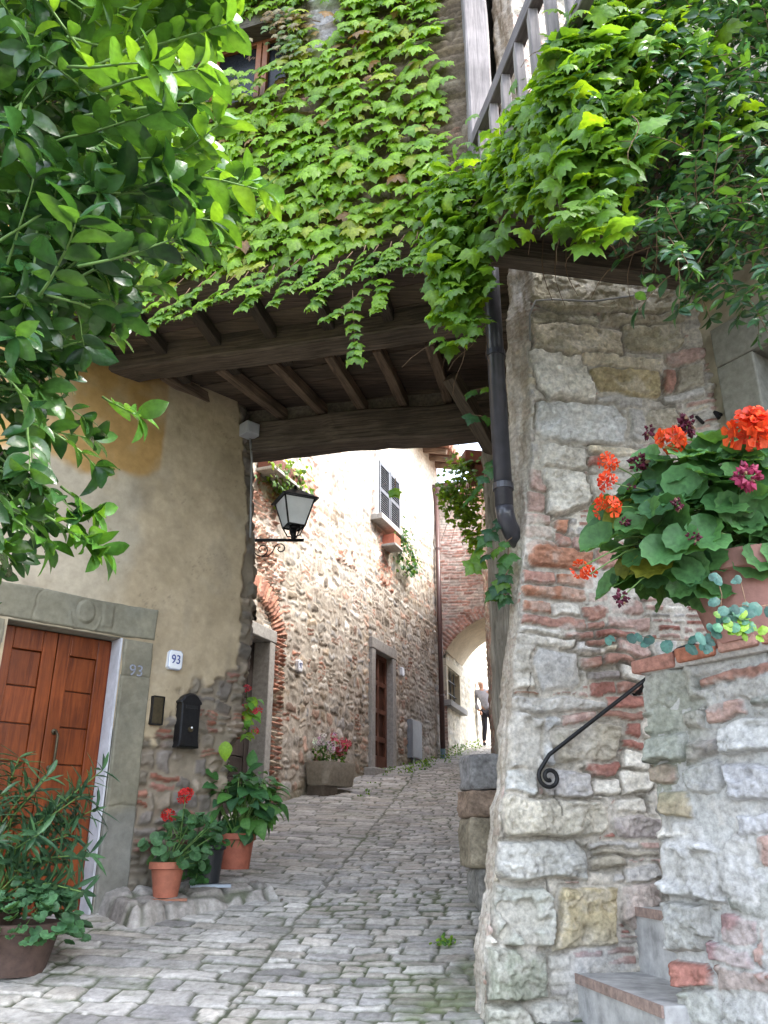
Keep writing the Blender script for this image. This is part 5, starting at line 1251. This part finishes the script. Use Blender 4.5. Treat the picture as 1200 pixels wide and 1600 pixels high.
# begonia hung at the corner
be = at(383, 1150, 7.45)
bg_ = thing('hanging_begonia', tuple(be), 'begonia with pink-red flowers peeping round the house corner', 'potted plant')
pot(tuple(be+Vector((-.10, .03, -.02))), .075, .055, .12, M['terracotta'], bg_)
P_ = Plant(257); r = P_.r
for k in range(34):
    px, py = r.normal(386, 7), r.uniform(1088, 1152); P_.leaf(tuple(at(px, py, 7.42+r.normal(0, .03))), (.5+r.normal(0, .5), -.2, -.3), (.2, -.6, .6)+r.normal(0, .3, 3), r.uniform(.06, .10), mixc(YG, (.10, .26, .03), (.14, .30, .05))(r))
P_.leaf(tuple(at(352, 1158, 7.0)), (.1, -.1, -1), (.2, -1, .3), .16, YG)
for i, (px, py, rad) in enumerate(((386, 1076, .03), (400, 1109, .04), (398, 1142, .028), (384, 1104, .025), (381, 1124, .022))):
    c = at(px, py, 7.4); flower_ball(MB(), c, rad, 9, (.72, .07, .10), 420+i, .6).build('flower', M['petal'], bg_, smooth=True); P_.stem([be, c], .003)
P_.build(HYD, 'foliage', M['leaf'], bg_, 'stems', M['green_stem'])
# dark pot with round-leaved plant, lower left
d0 = Vector((-2.13, 5.40, gz(0, 5.4)-.01))
dp = thing('potted_mint', tuple(d0), 'squat dark clay pot of crinkled green leaves at the foot of the varnished door', 'potted plant')
pot(tuple(d0), .235, .165, .27, m_plain('dark_clay', (.075, .045, .035), .8, 0, .35, 14, .3), dp, rim=.05)
P_ = Plant(261); r = P_.r
for k in range(270):
    a = r.uniform(0, 6.28); q = math.sqrt(r.uniform(0, 1)); b_ = np.array(tuple(d0))+np.array([math.cos(a)*.33*q+.03, math.sin(a)*.30*q-.02, .30+.14*(1-q*q)+r.normal(0, .025)])
    if q > .75: b_[2] -= r.uniform(0, .16)*(1 if math.cos(a) > -.5 else .5)
    P_.leaf(b_, (math.cos(a)+r.normal(0, .4), math.sin(a)+r.normal(0, .4), -.35), (r.normal(0, .3), -.35, 1)+r.normal(0, .25, 3), r.uniform(.05, .085), mixc((.06, .15, .07), (.05, .125, .055), (.075, .18, .08))(r))
P_.stem([tuple(d0+Vector((0, 0, .2))), tuple(d0+Vector((.1, 0, .36)))], .004)
P_.build(GER, 'foliage', M['leaf'], dp, 'stems', M['green_stem'])
# oleander in front of the door
o0 = Vector((-2.42, 5.62, gz(0, 5.6)))
ol = thing('potted_oleander', tuple(o0), 'tall oleander with narrow grey-green leaves in a clay pot before the varnished door', 'potted plant')
pot(tuple(o0), .2, .14, .32, bpy.data.materials['dark_clay'], ol)
P_ = Plant(263); r = P_.r
tips = [(72, 1200, 5.5), (30, 1170, 5.6), (-20, 1190, 5.5), (160, 1190, 5.55), (125, 1230, 5.5), (100, 1255, 5.6), (140, 1320, 5.4), (95, 1330, 5.5), (130, 1380, 5.35), (60, 1290, 5.4), (20, 1260, 5.6), (-10, 1300, 5.4), (50, 1350, 5.5), (110, 1290, 5.5), (0, 1230, 5.4), (40, 1220, 5.6), (80, 1370, 5.4), (-40, 1250, 5.5), (150, 1250, 5.6), (20, 1330, 5.5), (75, 1260, 5.55)]
for (px, py, Y) in tips:
    T_ = at(px, py+14, Y); root = o0+Vector((r.normal(0, .05), r.normal(0, .05), .3)); mid_ = root.lerp(T_, .55)+Vector((-.06, 0, .10))
    P_.stem([root, mid_, T_], .008, .004)
    d = np.array(tuple((T_-mid_).normalized())); P0 = np.array(tuple(T_-(T_-mid_)*.75)); 
    L_ = float((T_-mid_).length)*.75; n = 7
    for i in range(n):
        q = P0+d*L_*i/(n-1)
        for j in range(3 if i < n-1 else 6):
            a = 2*math.pi*j/3+i*1.0; s1 = unit(np.cross(d, [.3, .2, 1])); s2 = np.cross(s1, d)
            P_.leaf(q, d*r.uniform(.1, .7)+(s1*math.cos(a)+s2*math.sin(a))*.9+np.array([0, 0, r.uniform(-.2, .15)]), d+np.array([0, 0, .3]), r.uniform(.12, .19), mixc((.035, .09, .045), (.045, .11, .055), (.03, .075, .04), (.06, .14, .06))(r))
P_.build(OLE, 'foliage', m_leaf('oleander_leaf', .42, .15, .4), ol, 'stems', M['green_stem'])
# stone trough of flowers
t0 = WF.P(*WF.uz(516, 1236), 0)
tu = (WF.uz(480, 1220)[0]+WF.uz(556, 1220)[0])/2
ty = 12.45; tx = (516-600)/F/1.053*ty
tg = gz(tx, ty)
tro = thing('flower_trough', (tx, ty, tg), 'grey stone trough with white and pink flowers on a low block in the lane', 'trough')
rt_ = R(90-21-12)
def trough(parent):
    mb = MB(); prof = [(-.05, .10), (0, .10), (.02, .12), (.05, .40), (.05, .42), (-.01, .42), (-.02, .38)]
    vs = []; fs = []; n = 40
    for (o, z) in prof:
        for k in range(n):
            a = 2*math.pi*k/n; c, s_ = math.cos(a), math.sin(a)
            x = (.34+o)*math.copysign(abs(c)**.35, c); y = (.17+o)*math.copysign(abs(s_)**.35, s_)
            vs.append((tx+x*math.cos(rt_)-y*math.sin(rt_), ty+x*math.sin(rt_)+y*math.cos(rt_), tg+z))
    for i in range(len(prof)-1):
        for k in range(n): fs.append((i*n+k, i*n+(k+1) % n, (i+1)*n+(k+1) % n, (i+1)*n+k))
    fs += [tuple(range(n))[::-1], tuple((len(prof)-1)*n+k for k in range(n))]
    mb.add(vs, fs, (.95, .90, .80)); o = mb.build('basin', M['sill'], parent, smooth=True)
    m = o.modifiers.new('edge', 'EDGE_SPLIT'); m.split_angle = R(40)
trough(tro)
MB().box((tx-.10, ty-.12, tg+.03), .34, .3, .15, rt_, (.45, .4, .35), .008).build('support_block', M['sill'], tro)
P_ = Plant(271); r = P_.r
ax = np.array([math.cos(rt_), math.sin(rt_), 0]); ay = np.array([-math.sin(rt_), math.cos(rt_), 0])
for k in range(190):
    a, b = r.uniform(-.3, .3), r.normal(0, .09); q = np.array([tx, ty, tg+.44])+ax*a+ay*b+np.array([0, 0, r.uniform(0, .30)*(1-abs(a))])
    P_.leaf(q, r.normal(0, 1, 3), (0, -.5, .9)+r.normal(0, .4, 3), r.uniform(.04, .07), mixc(MG, (.06, .16, .04), (.05, .13, .04))(r))
for k in range(42):
    a = r.uniform(-.3, .3); c = np.array([tx, ty, tg+.60])+ax*a+ay*r.normal(-.03, .08)+np.array([0, 0, r.uniform(-.02, .22)*(1-abs(a)*1.5)])
    P_.stem([c-np.array([0, 0, .15]), c], .003)
for (nm, lo_, hi_, col, n) in (('white_flowers', -.30, .02, (.75, .75, .78), 24), ('pink_flowers', -.02, .30, (.70, .16, .24), 26)):
    mb = MB()
    for k in range(n):
        a = r.uniform(lo_, hi_); c = np.array([tx, ty, tg+.62])+ax*a+ay*r.normal(-.04, .07)+np.array([0, 0, r.uniform(-.06, .20)*(1-abs(a)*1.3)]); flower_ball(mb, c, .034, 5, col, 500+k+n, .9)
    mb.build(nm.replace('flowers', 'blossom'), M['petal'], tro, smooth=True)
P_.build(HYD, 'foliage', M['leaf'], tro, 'stems', M['green_stem'])
# hanging ivy in wall planters
def wall_planter(W, px, py, pw, label, region, n, col, seed, box_col, lsize=.07, hang=.3):
    u, z = W.uz(px, py); root = W.P(u, z, .12)
    o = thing('wall_planter', tuple(root), label, 'planter')
    MB().wbox(W, u-pw/2, u+pw/2, z-.10, z+.10, .03, .28, box_col).build('box', M['terracotta'], o, bevel=.008)
    MB().wbox(W, u-pw/2-.04, u+pw/2+.04, z-.15, z-.103, .0, .32).build('shelf', M['sill'], o, bevel=.006)
    P_ = Plant(seed); r = P_.r
    for k in range(n):
        cx, cy, rx, ry = region[r.integers(len(region))]
        uu, zz = W.uz(cx+r.normal(0, rx*.55), cy+r.normal(0, ry*.55))
        P_.leaf(tuple(W.P(uu, zz, r.uniform(.05, .36))), r.normal(0, .6, 3)+np.array([0, 0, -.8]), np.array([W.n.x, W.n.y, .5])+r.normal(0, .3, 3), r.uniform(.6, 1.2)*lsize, col(r))
    for k in range(8):
        cx, cy, rx, ry = region[-1]; uu, zz = W.uz(cx+r.normal(0, rx*.4), cy+ry*.5)
        P_.stem([W.P(u, z+.1, .2), W.P(lerp(u, uu, .6), z+.08, .32), W.P(uu, zz, .25)], .004)
    P_.build(IVY, 'foliage', M['ivy'], o, 'stems', M['twig'])
wall_planter(WF, 424, 742, .9, 'planter box of hanging ivy high on the rubble wall above the lantern', [(420, 740, 26, 18), (432, 752, 22, 26), (438, 772, 14, 20)], 330, mixc(MG, YG, (.10, .20, .08)), 281, (.4, .4, .4), .075)
wall_planter(WF, 600, 848, .36, 'small clay window box with trailing plant under the grey shutters', [(615, 845, 10, 20), (622, 870, 10, 24), (630, 890, 7, 12)], 300, mixc(BG, (.05, .14, .06), MG), 283, (1.1, 1, 1), .075)
# plant hanging from planters on the rear right wall
hb = Vector((1.08, 9.25, at(742, 722, 9.25).z))
hg = thing('hanging_planter', tuple(hb), 'terracotta planter with a long curtain of yellow-green leaves at the back of the passage', 'planter')
MB().box(hb+Vector((.06, 0, .02)), .36, .26, .16, .2, (.75, .8, .85)).build('box', M['terracotta'], hg, bevel=.01)
MB().box(hb+Vector((.16, .05, -.17)), .34, .30, .17, .2, (.6, .65, .7)).build('box', M['terracotta'], hg, bevel=.01)
beam('bracket', hb+Vector((-.10, 0, -.075)), hb+Vector((.6, .1, -.075)), .07, .05, M['oldwood'], hg, seed=7)
P_ = Plant(285); r = P_.r
for (cx, cy, rx, ry, n) in ((722, 730, 24, 28, 140), (715, 775, 26, 36, 200), (728, 810, 20, 30, 130), (735, 845, 9, 16, 40), (700, 770, 12, 30, 60), (745, 780, 14, 40, 80), (748, 840, 6, 20, 24)):
    for k in range(n):
        q = at(cx+r.normal(0, rx*.5), cy+r.normal(0, ry*.5), 9.15+r.normal(0, .09))
        P_.leaf(tuple(q), r.normal(0, .6, 3)+np.array([0, -.2, -.8]), np.array([-.2, -.6, .7])+r.normal(0, .35, 3), r.uniform(.04, .075), mixc(YG, (.15, .30, .03), MG)(r))
for k in range(14):
    q = at(r.normal(725, 16), r.uniform(770, 850), 9.15); P_.stem([hb+Vector((0, -.05, .1)), hb.lerp(q, .5)+Vector((0, -.1, .05)), q], .004, .002)
P_.build(IVY, 'foliage', M['ivy'], hg, 'stems', M['twig'])
# weeds along the wall feet and in the joints
P_ = Plant(291); r = P_.r
def weeds(px0, py0, px1, py1, n, hgt, jit=6):
    for k in range(n):
        t = r.uniform(0, 1); px, py = lerp(px0, px1, t)+r.normal(0, jit), lerp(py0, py1, t)+r.normal(0, jit*.45)
        Y = 6.0
        for it in range(30):
            d = ray(px, py); zz = d.z/d.y*Y+EYE; e = zz-gz(0, Y); Y += e/(.19-d.z/d.y) if abs(.19-d.z/d.y) > .03 else 0
            Y = min(max(Y, 3), 26)
        q = at(px, py, Y)
        for j in range(5): P_.leaf(tuple(q+Vector((r.normal(0, .03), r.normal(0, .03), r.uniform(0, hgt)))), r.normal(0, .7, 3)+np.array([0, 0, .4]), (0, -.5, .9)+r.normal(0, .4, 3), r.uniform(.02, .042), mixc(MG, YG, (.07, .17, .04))(r))
weeds(635, 1210, 690, 1190, 60, .16); weeds(697, 1190, 752, 1166, 110, .22, 5); weeds(450, 1240, 482, 1236, 22, .14, 5); weeds(600, 1208, 625, 1204, 16, .06, 4); weeds(690, 1479, 704, 1476, 8, .04, 3); weeds(560, 1250, 600, 1205, 10, .03, 4)
mbw = P_.build(ROUND, 'weeds', M['leaf'], None)
wo_ = bpy.data.objects['weeds']; tag(wo_, 'low green weeds growing along the wall feet and paving joints', 'weeds', kind='stuff')
# ================================================================== SMALL OBJECTS
def plaque(W, px, py, w_, h_, txt, label, name='house_number'):
    u, z = W.uz(px, py); o = thing(name, tuple(W.P(u, z, .05)), label, 'house number')
    hf = .062
    mb = MB(); c = .018; out = [(-w_/2+c, -h_/2), (w_/2-c, -h_/2), (w_/2, -h_/2+c), (w_/2, h_/2-c), (w_/2-c, h_/2), (-w_/2+c, h_/2), (-w_/2, h_/2-c), (-w_/2, -h_/2+c)]
    vs = []
    for (sc, hh) in ((1, .02), (1, hf), (.90, hf+.010), (.0, hf+.011)):
        vs += [tuple(W.P(u+x*sc, z+y*sc, hh)) for x, y in out]
    fs = []
    for i in range(3):
        for k in range(8): fs.append((i*8+k, i*8+(k+1) % 8, (i+1)*8+(k+1) % 8, (i+1)*8+k))
    mb.add(vs, fs); mb.build('plate', M['white'], o)
    if txt: text_mesh(MB(), txt, h_*.62, lambda x, y, q: W.P(u+x*.9, z+y*1.08, hf+.013+q)).build('numerals', M['blue'], o)
    # thin blue border line
    mb = MB(); rim = [W.P(u+x*.99, z+y*.99, hf+.001) for x, y in out]
    mb.tube(rim+[rim[0]], .0032, 5); mb.build('border', m_plain('pale_blue_line', (.30, .36, .52), .3, 0, .05, 10, 0) if 'pale_blue_line' not in bpy.data.materials else bpy.data.materials['pale_blue_line'], o)
plaque(WL, 268, 1033, .125, .155, '93', 'white enamel plaque with blue 93 beside the varnished door')
plaque(WF, 463, 1041, .135, .165, '97', 'white enamel plaque with blue 97 on the rubble wall by the brick arch')
plaque(WF, 625, 1050, .13, .165, '', 'small white number plaque right of the brown panelled door, its figures unreadable')
# mailbox
u, z = WL.uz(287, 1127); mbx = thing('mailbox', tuple(WL.P(u, z-.2, .05)), 'black arched mailbox with a round lock on the plastered wall', 'mailbox')
w_, h_ = .085, .215
def arch_prof(w_, h_, k):
    pts = [(-w_-k*.012, -h_), (w_+k*.012, -h_), (w_, -h_+.05), (w_, h_*.62), (w_+.014, h_*.64), (w_+.014, h_*.70)]
    for a in np.linspace(R(20), R(160), 10): pts.append((math.cos(a)*w_*.95, h_*.70+math.sin(a)*h_*.30))
    return pts+[(-w_-.014, h_*.70), (-w_-.014, h_*.64), (-w_, h_*.62), (-w_, -h_+.05)]
pr = arch_prof(w_, h_, 1); n = len(pr); vs = [tuple(WL.P(u+x, z+y, .01)) for x, y in pr]+[tuple(WL.P(u+x, z+y, .10)) for x, y in pr]+[tuple(WL.P(u+x*.9, z+y*.94, .115)) for x, y in pr]
fs = [(i, (i+1) % n, n+(i+1) % n, n+i) for i in range(n)]+[(n+i, n+(i+1) % n, 2*n+(i+1) % n, 2*n+i) for i in range(n)]+[tuple(2*n+i for i in range(n))]
MB().add(vs, fs).build('body', M['iron'], mbx)
MB().wbox(WL, u-.055, u+.055, z+.09, z+.115, .114, .119, (.5, .5, .5)).build('letter_slot', M['black_plastic'], mbx)
m_ = MB(); m_.tube([WL.P(u, z-.075, .112), WL.P(u, z-.075, .128)], .022, 14); m_.build('lock', M['brass'], mbx)
MB().tube([WL.P(u+.005, z-.062, .126), WL.P(u+.005, z-.062, .132)], .008, 10).build('keyhole', M['white'], mbx)
# bronze plate
u, z = WL.uz(241, 1111); bz = thing('intercom_panel', tuple(WL.P(u, z, .05)), 'dark bronze plate let into the wall beside the stone jamb', 'panel')
MB().wbox(WL, u-.045, u+.045, z-.105, z+.105, .02, .058).build('plate', M['brass'], bz, bevel=.004)
MB().wbox(WL, u-.052, u-.0455, z-.11, z+.11, .02, .064).wbox(WL, u+.0455, u+.052, z-.11, z+.11, .02, .064).wbox(WL, u-.045, u+.045, z+.1055, z+.112, .02, .064).wbox(WL, u-.045, u+.045, z-.112, z-.1055, .02, .064).build('frame', M['iron'], bz)
# junction box and conduit on the house corner
u, z = WL.uz(383, 678); jb = thing('junction_box', tuple(WL.P(u, z, .08)), 'grey junction box with a thin conduit under the far beam', 'box')
MB().wbox(WL, u-.085, u+.06, z-.065, z+.065, .02, .16, (2.0, 1.9, 1.8)).build('box', M['grey_metal'], jb, bevel=.008)
MB().wbox(WL, u-.075, u+.05, z-.055, z+.055, .161, .168, (2.1, 2.0, 1.9)).build('lid', M['grey_metal'], jb, bevel=.003)
pts = [WL.P(u+.02, z-.06, .06)]
for y in (720, 760, 800, 830, 842): uu, zz = WL.uz(389-(y-690)*.02, y); pts.append(WL.P(uu, zz, .055))
MB().tube(pts, .011, 8).build('conduit', M['cable'], jb, smooth=True)
# lantern on a scrolled bracket
La = at(394, 838, 7.42); Lb = at(458, 850, 7.42)
ln = thing('wall_lantern', tuple(La), 'black four-sided lantern with frosted panes on a scrolled iron bracket', 'lantern')
dirv = (Lb-La); dirv.z = 0; dl_ = dirv.length; dirv.normalize()
zb = (La.z+Lb.z)/2
def lp(x, z): return Vector((La.x+dirv.x*x, La.y+dirv.y*x, zb+z))
m_ = MB(); m_.tube([lp(-.12, .02), lp(-.03, 0), lp(dl_+.10, 0)], .016, 8)
sc1 = [lp(.0, -.13)]
for k in range(15):
    t = k/14; a = R(200)+R(420)*t; rr = lerp(.075, .018, t); sc1.append(lp(.10+math.cos(a)*rr*1.0, -.095+math.sin(a)*rr))
m_.tube(sc1, .006, 6)
sc2 = [lp(.10, -.165), lp(.16, -.16), lp(.20, -.12)]
for k in range(13):
    t = k/12; a = R(150)-R(420)*t; rr = lerp(.055, .014, t); sc2.append(lp(.275+math.cos(a)*rr, -.085+math.sin(a)*rr))
m_.tube(sc2, .006, 6); m_.tube([lp(-.06, -.19), lp(.0, -.13)], .006, 6)
m_.build('bracket', M['iron'], ln, smooth=True)
LC = lp(dl_, 0); rot = R(25)
def ring(wd, z): return [Vector((LC.x+wd*(x*math.cos(rot)-y*math.sin(rot)), LC.y+wd*(x*math.sin(rot)+y*math.cos(rot)), LC.z+z)) for x, y in ((-1, -1), (1, -1), (1, 1), (-1, 1))]
b_, t_ = ring(.082, .135), ring(.150, .40)
m_ = MB()
for k in range(4):
    m_.tube([b_[k], t_[k]], .009, 6); m_.tube([b_[k], b_[(k+1) % 4]], .009, 6); m_.tube([t_[k], t_[(k+1) % 4]], .010, 6)
m_.tube([LC, LC+Vector((0, 0, .11))], [.022, .03], 10); 
for k in range(4): m_.tube([LC+Vector((0, 0, .03)), b_[k].lerp(LC, .45)-Vector((0, 0, .03)), b_[k]], .007, 6)
m_.tube([LC+Vector((0, 0, .11)), LC+Vector((0, 0, .14))], [.03, .06], 10)
fr_ = m_.build('frame', M['iron'], ln, smooth=True)
for k in range(4):
    q = [b_[k], b_[(k+1) % 4], t_[(k+1) % 4], t_[k]]; c = sum(q, Vector())/4; q = [v.lerp(c, .045) for v in q]
    inn = [v+(Vector((LC.x, LC.y, v.z))-v).normalized()*.004 for v in q]
    MB().add([tuple(v) for v in q+inn], [(0, 1, 2, 3), (7, 6, 5, 4), (0, 4, 5, 1), (1, 5, 6, 2), (2, 6, 7, 3), (3, 7, 4, 0)]).build('pane', M['lamp_glass'], ln)
r1, r2, r3 = ring(.182, .395), ring(.182, .405), ring(.05, .505)
MB().add([tuple(v) for v in r1+r2+r3], [(3, 2, 1, 0)]+[(i, (i+1) % 4, 4+(i+1) % 4, 4+i) for i in range(4)]+[(4+i, 4+(i+1) % 4, 8+(i+1) % 4, 8+i) for i in range(4)]+[(8, 9, 10, 11)]).build('cap', m_plain('lantern_roof', (.035, .037, .042), .4, .4, .2, 20, .05), ln)
MB().lathe(tuple(LC+Vector((0, 0, .50))), [(.03, 0), (.03, .02), (.012, .035), (.02, .05), (.012, .065), (.001, .07)], 12).build('finial', M['iron'], ln, smooth=True)
# near drainpipe
pa, pb = at(769, 395, 4.74), at(783, 795, 4.70)
dpz = thing('drainpipe', tuple(pb), 'dark painted drainpipe running down the stone corner into an elbow', 'drainpipe')
a_, b_ = at(769, 405, 4.72), at(783, 790, 4.68)
a_.x = b_.x = (a_.x+b_.x)/2+.002; a_.y = b_.y = 4.70
e_ = [b_, b_+Vector((.004, .005, -.05)), b_+Vector((.02, .03, -.10)), b_+Vector((.05, .08, -.14)), b_+Vector((.10, .16, -.17))]
MB().tube([a_+Vector((0, 0, .5)), a_, b_], .056, 18).build('pipe', M['pipe'], dpz, smooth=True)
MB().tube(e_, .056, 18).build('elbow', M['pipe'], dpz, smooth=True)
for t in (.42, .93): q = a_.lerp(b_, t); MB().tube([q+Vector((0, 0, .02)), q-Vector((0, 0, .02))], .065, 18).build('collar', M['pipe'], dpz, smooth=False)
# cable along the pier
pts = []
for (x, y) in ((824, 540), (823, 500), (832, 478), (860, 476), (920, 479), (985, 470), (1035, 455), (1064, 420)): uu, zz = WP.uz(x, y); pts.append(WP.P(uu, zz, .06))
tag(MB().tube(pts, .007, 6).build('cable', M['cable'], None, smooth=True), 'grey cable sagging across the top of the stone corner under the balcony', 'cable')
# far downpipe with hopper and gutter
f1, f2 = at(690, 790, 18.30), at(692, 1170, 18.2)
fd = thing('far_downpipe', tuple(f2), 'brown rain pipe between the rubble house and the far arch', 'drainpipe')
f1.x, f1.y = f2.x, f2.y
MB().tube([f1, f2], .055, 12).build('pipe', M['pipe_brown'], fd, smooth=True)
MB().tube([f2, f2-Vector((0, 0, .28)), f2+Vector((.01, -.06, -.36))], .058, 12).build('iron_foot', m_plain('teal_iron', (.06, .11, .13), .5, 0, .2, 10, .1), fd, smooth=True)
for t in (.2, .5, .8): q = f1.lerp(f2, t); MB().tube([q+Vector((0, 0, .02)), q-Vector((0, 0, .02))], .064, 12).build('bracket', M['pipe_brown'], fd)
MB().lathe(tuple(f1), [(.056, 0), (.07, .12), (.14, .34), (.15, .36), (.15, .44), (.13, .44), (.10, .30)], 14).build('hopper', M['pipe_brown'], fd, smooth=True)
MB().tube([f1+Vector((-.02, -.02, .42)), f1+Vector((1.4, -.05, .52))], .10, 10).build('gutter', M['pipe_brown'], fd, smooth=True)
# meter cabinet
u, z = WF.uz(643, 1156); mc = thing('meter_cabinet', tuple(WF.P(u, z, .05)), 'plain grey metal cabinet on the rubble wall near the rain pipe', 'cabinet')
MB().wbox(WF, u-.30, u+.30, z-.36, z+.36, .0, .11).build('body', M['grey_metal'], mc, bevel=.006)
MB().wbox(WF, u-.28, u+.28, z-.34, z+.34, .1105, .122).build('door', M['grey_metal'], mc, bevel=.004)
MB().tube([WF.P(u-.15, z-.36, .07), WF.P(u-.15, z-.62, .07)], .03, 8).build('conduit', M['grey_metal'], mc, smooth=True)
# ================================================================== PERSON walking away up the lane
Yp = 22.0; fp = at(764, 1160, Yp); gx = fp.x; gzp = gz(gx, Yp)
pn = thing('person', (gx, Yp, gzp), 'person in grey jacket and dark trousers walking up the lane holding a red bottle', 'person')
def skin_body(name, joints, edges, mat, parent, root, sub=2):
    me = bpy.data.meshes.new(name); me.from_pydata([tuple(j[0]) for j in joints], edges, []); me.update()
    o = link(name, me, mat, parent)
    m = o.modifiers.new('skin', 'SKIN'); m.use_smooth_shade = True
    for i, j in enumerate(joints):
        v = me.skin_vertices[0].data[i]; v.radius = j[1] if hasattr(j[1], '__len__') else (j[1], j[1]); v.use_root = (i == root)
    s_ = o.modifiers.new('sub', 'SUBSURF'); s_.levels = s_.render_levels = sub
    return o
def B_(x, y, z): return (gx+x, Yp+y, gzp+z)
body = [(B_(0, 0, .90), (.15, .11)), (B_(-.04, 0, 1.15), (.15, .11)), (B_(-.10, -.02, 1.36), (.17, .11)), (B_(-.13, -.03, 1.46), .055), (B_(-.15, -.05, 1.53), .06), (B_(-.16, -.06, 1.62), .10),
 (B_(-.09, 0, .84), .09), (B_(-.10, -.10, .48), .06), (B_(-.12, .05, .09), .042), (B_(-.12, -.10, .03), .035), (B_(.09, 0, .84), .09), (B_(.12, .06, .48), .06), (B_(.13, .26, .12), .042), (B_(.13, .14, .04), .035),
 (B_(-.30, -.02, 1.36), .055), (B_(-.32, .0, 1.08), .042), (B_(-.22, -.14, .86), .03), (B_(.10, -.02, 1.36), .055), (B_(.15, -.02, 1.08), .042), (B_(.10, -.18, .84), .03)]
edges = [(0, 1), (1, 2), (2, 3), (3, 4), (4, 5), (0, 6), (6, 7), (7, 8), (8, 9), (0, 10), (10, 11), (11, 12), (12, 13), (2, 14), (14, 15), (15, 16), (2, 17), (17, 18), (18, 19)]
skin_body('body', body, edges, M['skin'], pn, 0)
skin_body('trousers', [(B_(0, 0, .92), (.165, .125)), (B_(-.09, 0, .84), .105), (B_(-.10, -.10, .48), .075), (B_(-.12, .04, .12), .06), (B_(.09, 0, .84), .105), (B_(.12, .06, .48), .075), (B_(.13, .24, .15), .06)], [(0, 1), (1, 2), (2, 3), (0, 4), (4, 5), (5, 6)], M['trousers'], pn, 0)
skin_body('jacket', [(B_(0, 0, .86), (.19, .15)), (B_(-.04, 0, 1.12), (.17, .13)), (B_(-.10, -.02, 1.38), (.175, .125)), (B_(-.30, -.02, 1.37), .07), (B_(-.32, .0, 1.08), .058), (B_(-.24, -.12, .90), .048), (B_(.10, -.02, 1.37), .07), (B_(.15, -.02, 1.08), .058), (B_(.11, -.15, .89), .048), (B_(-.13, -.03, 1.45), .07)], [(0, 1), (1, 2), (2, 3), (3, 4), (4, 5), (2, 6), (6, 7), (7, 8), (2, 9)], m_plain('blue_grey_cloth', (.32, .33, .40), .9, 0, .2, 20, .2, .2, False), pn, 0)
skin_body('hair', [(B_(-.16, -.045, 1.66), .105), (B_(-.16, -.02, 1.58), .09)], [(0, 1)], m_plain('pale_hair', (.60, .56, .50), .7, 0, .2, 30, .2, .3, False), pn, 0)
for (hx, hy, hz0) in ((-.20, -.17, .82), (.085, -.21, .80)):
    j = [(B_(hx, hy, hz0+.05), .026), (B_(hx, hy, hz0), (.036, .02))]; e = [(0, 1)]
    for k in range(4): j.append((B_(hx-.03+.02*k, hy-.02, hz0-.05), .010)); j.append((B_(hx-.028+.019*k, hy-.045, hz0-.08+.006*abs(k-1)), .008)); e += [(1, 2+2*k), (2+2*k, 3+2*k)]
    j.append((B_(hx+.05, hy-.02, hz0-.02), .010)); e.append((1, 10))
    skin_body('hand', j, e, M['skin'], pn, 0, 1)
for (fx, fy, fz_) in ((-.12, -.04, .0), (.13, .17, .02)):
    skin_body('shoe', [(B_(fx, fy+.08, fz_+.06), .05), (B_(fx, fy-.02, fz_+.05), .048), (B_(fx, fy-.14, fz_+.035), .036)], [(0, 1), (1, 2)], M['trousers'], pn, 0, 1)
bt = MB().lathe(B_(.06, -.24, .60), [(.001, 0), (.036, .0), (.038, .01), (.038, .15), (.03, .18), (.014, .21), (.014, .235), (.001, .236)], 14)
tag(bt.build('drink_bottle', M['red'], None, smooth=True), 'red drink bottle held low by the walking figure', 'bottle')
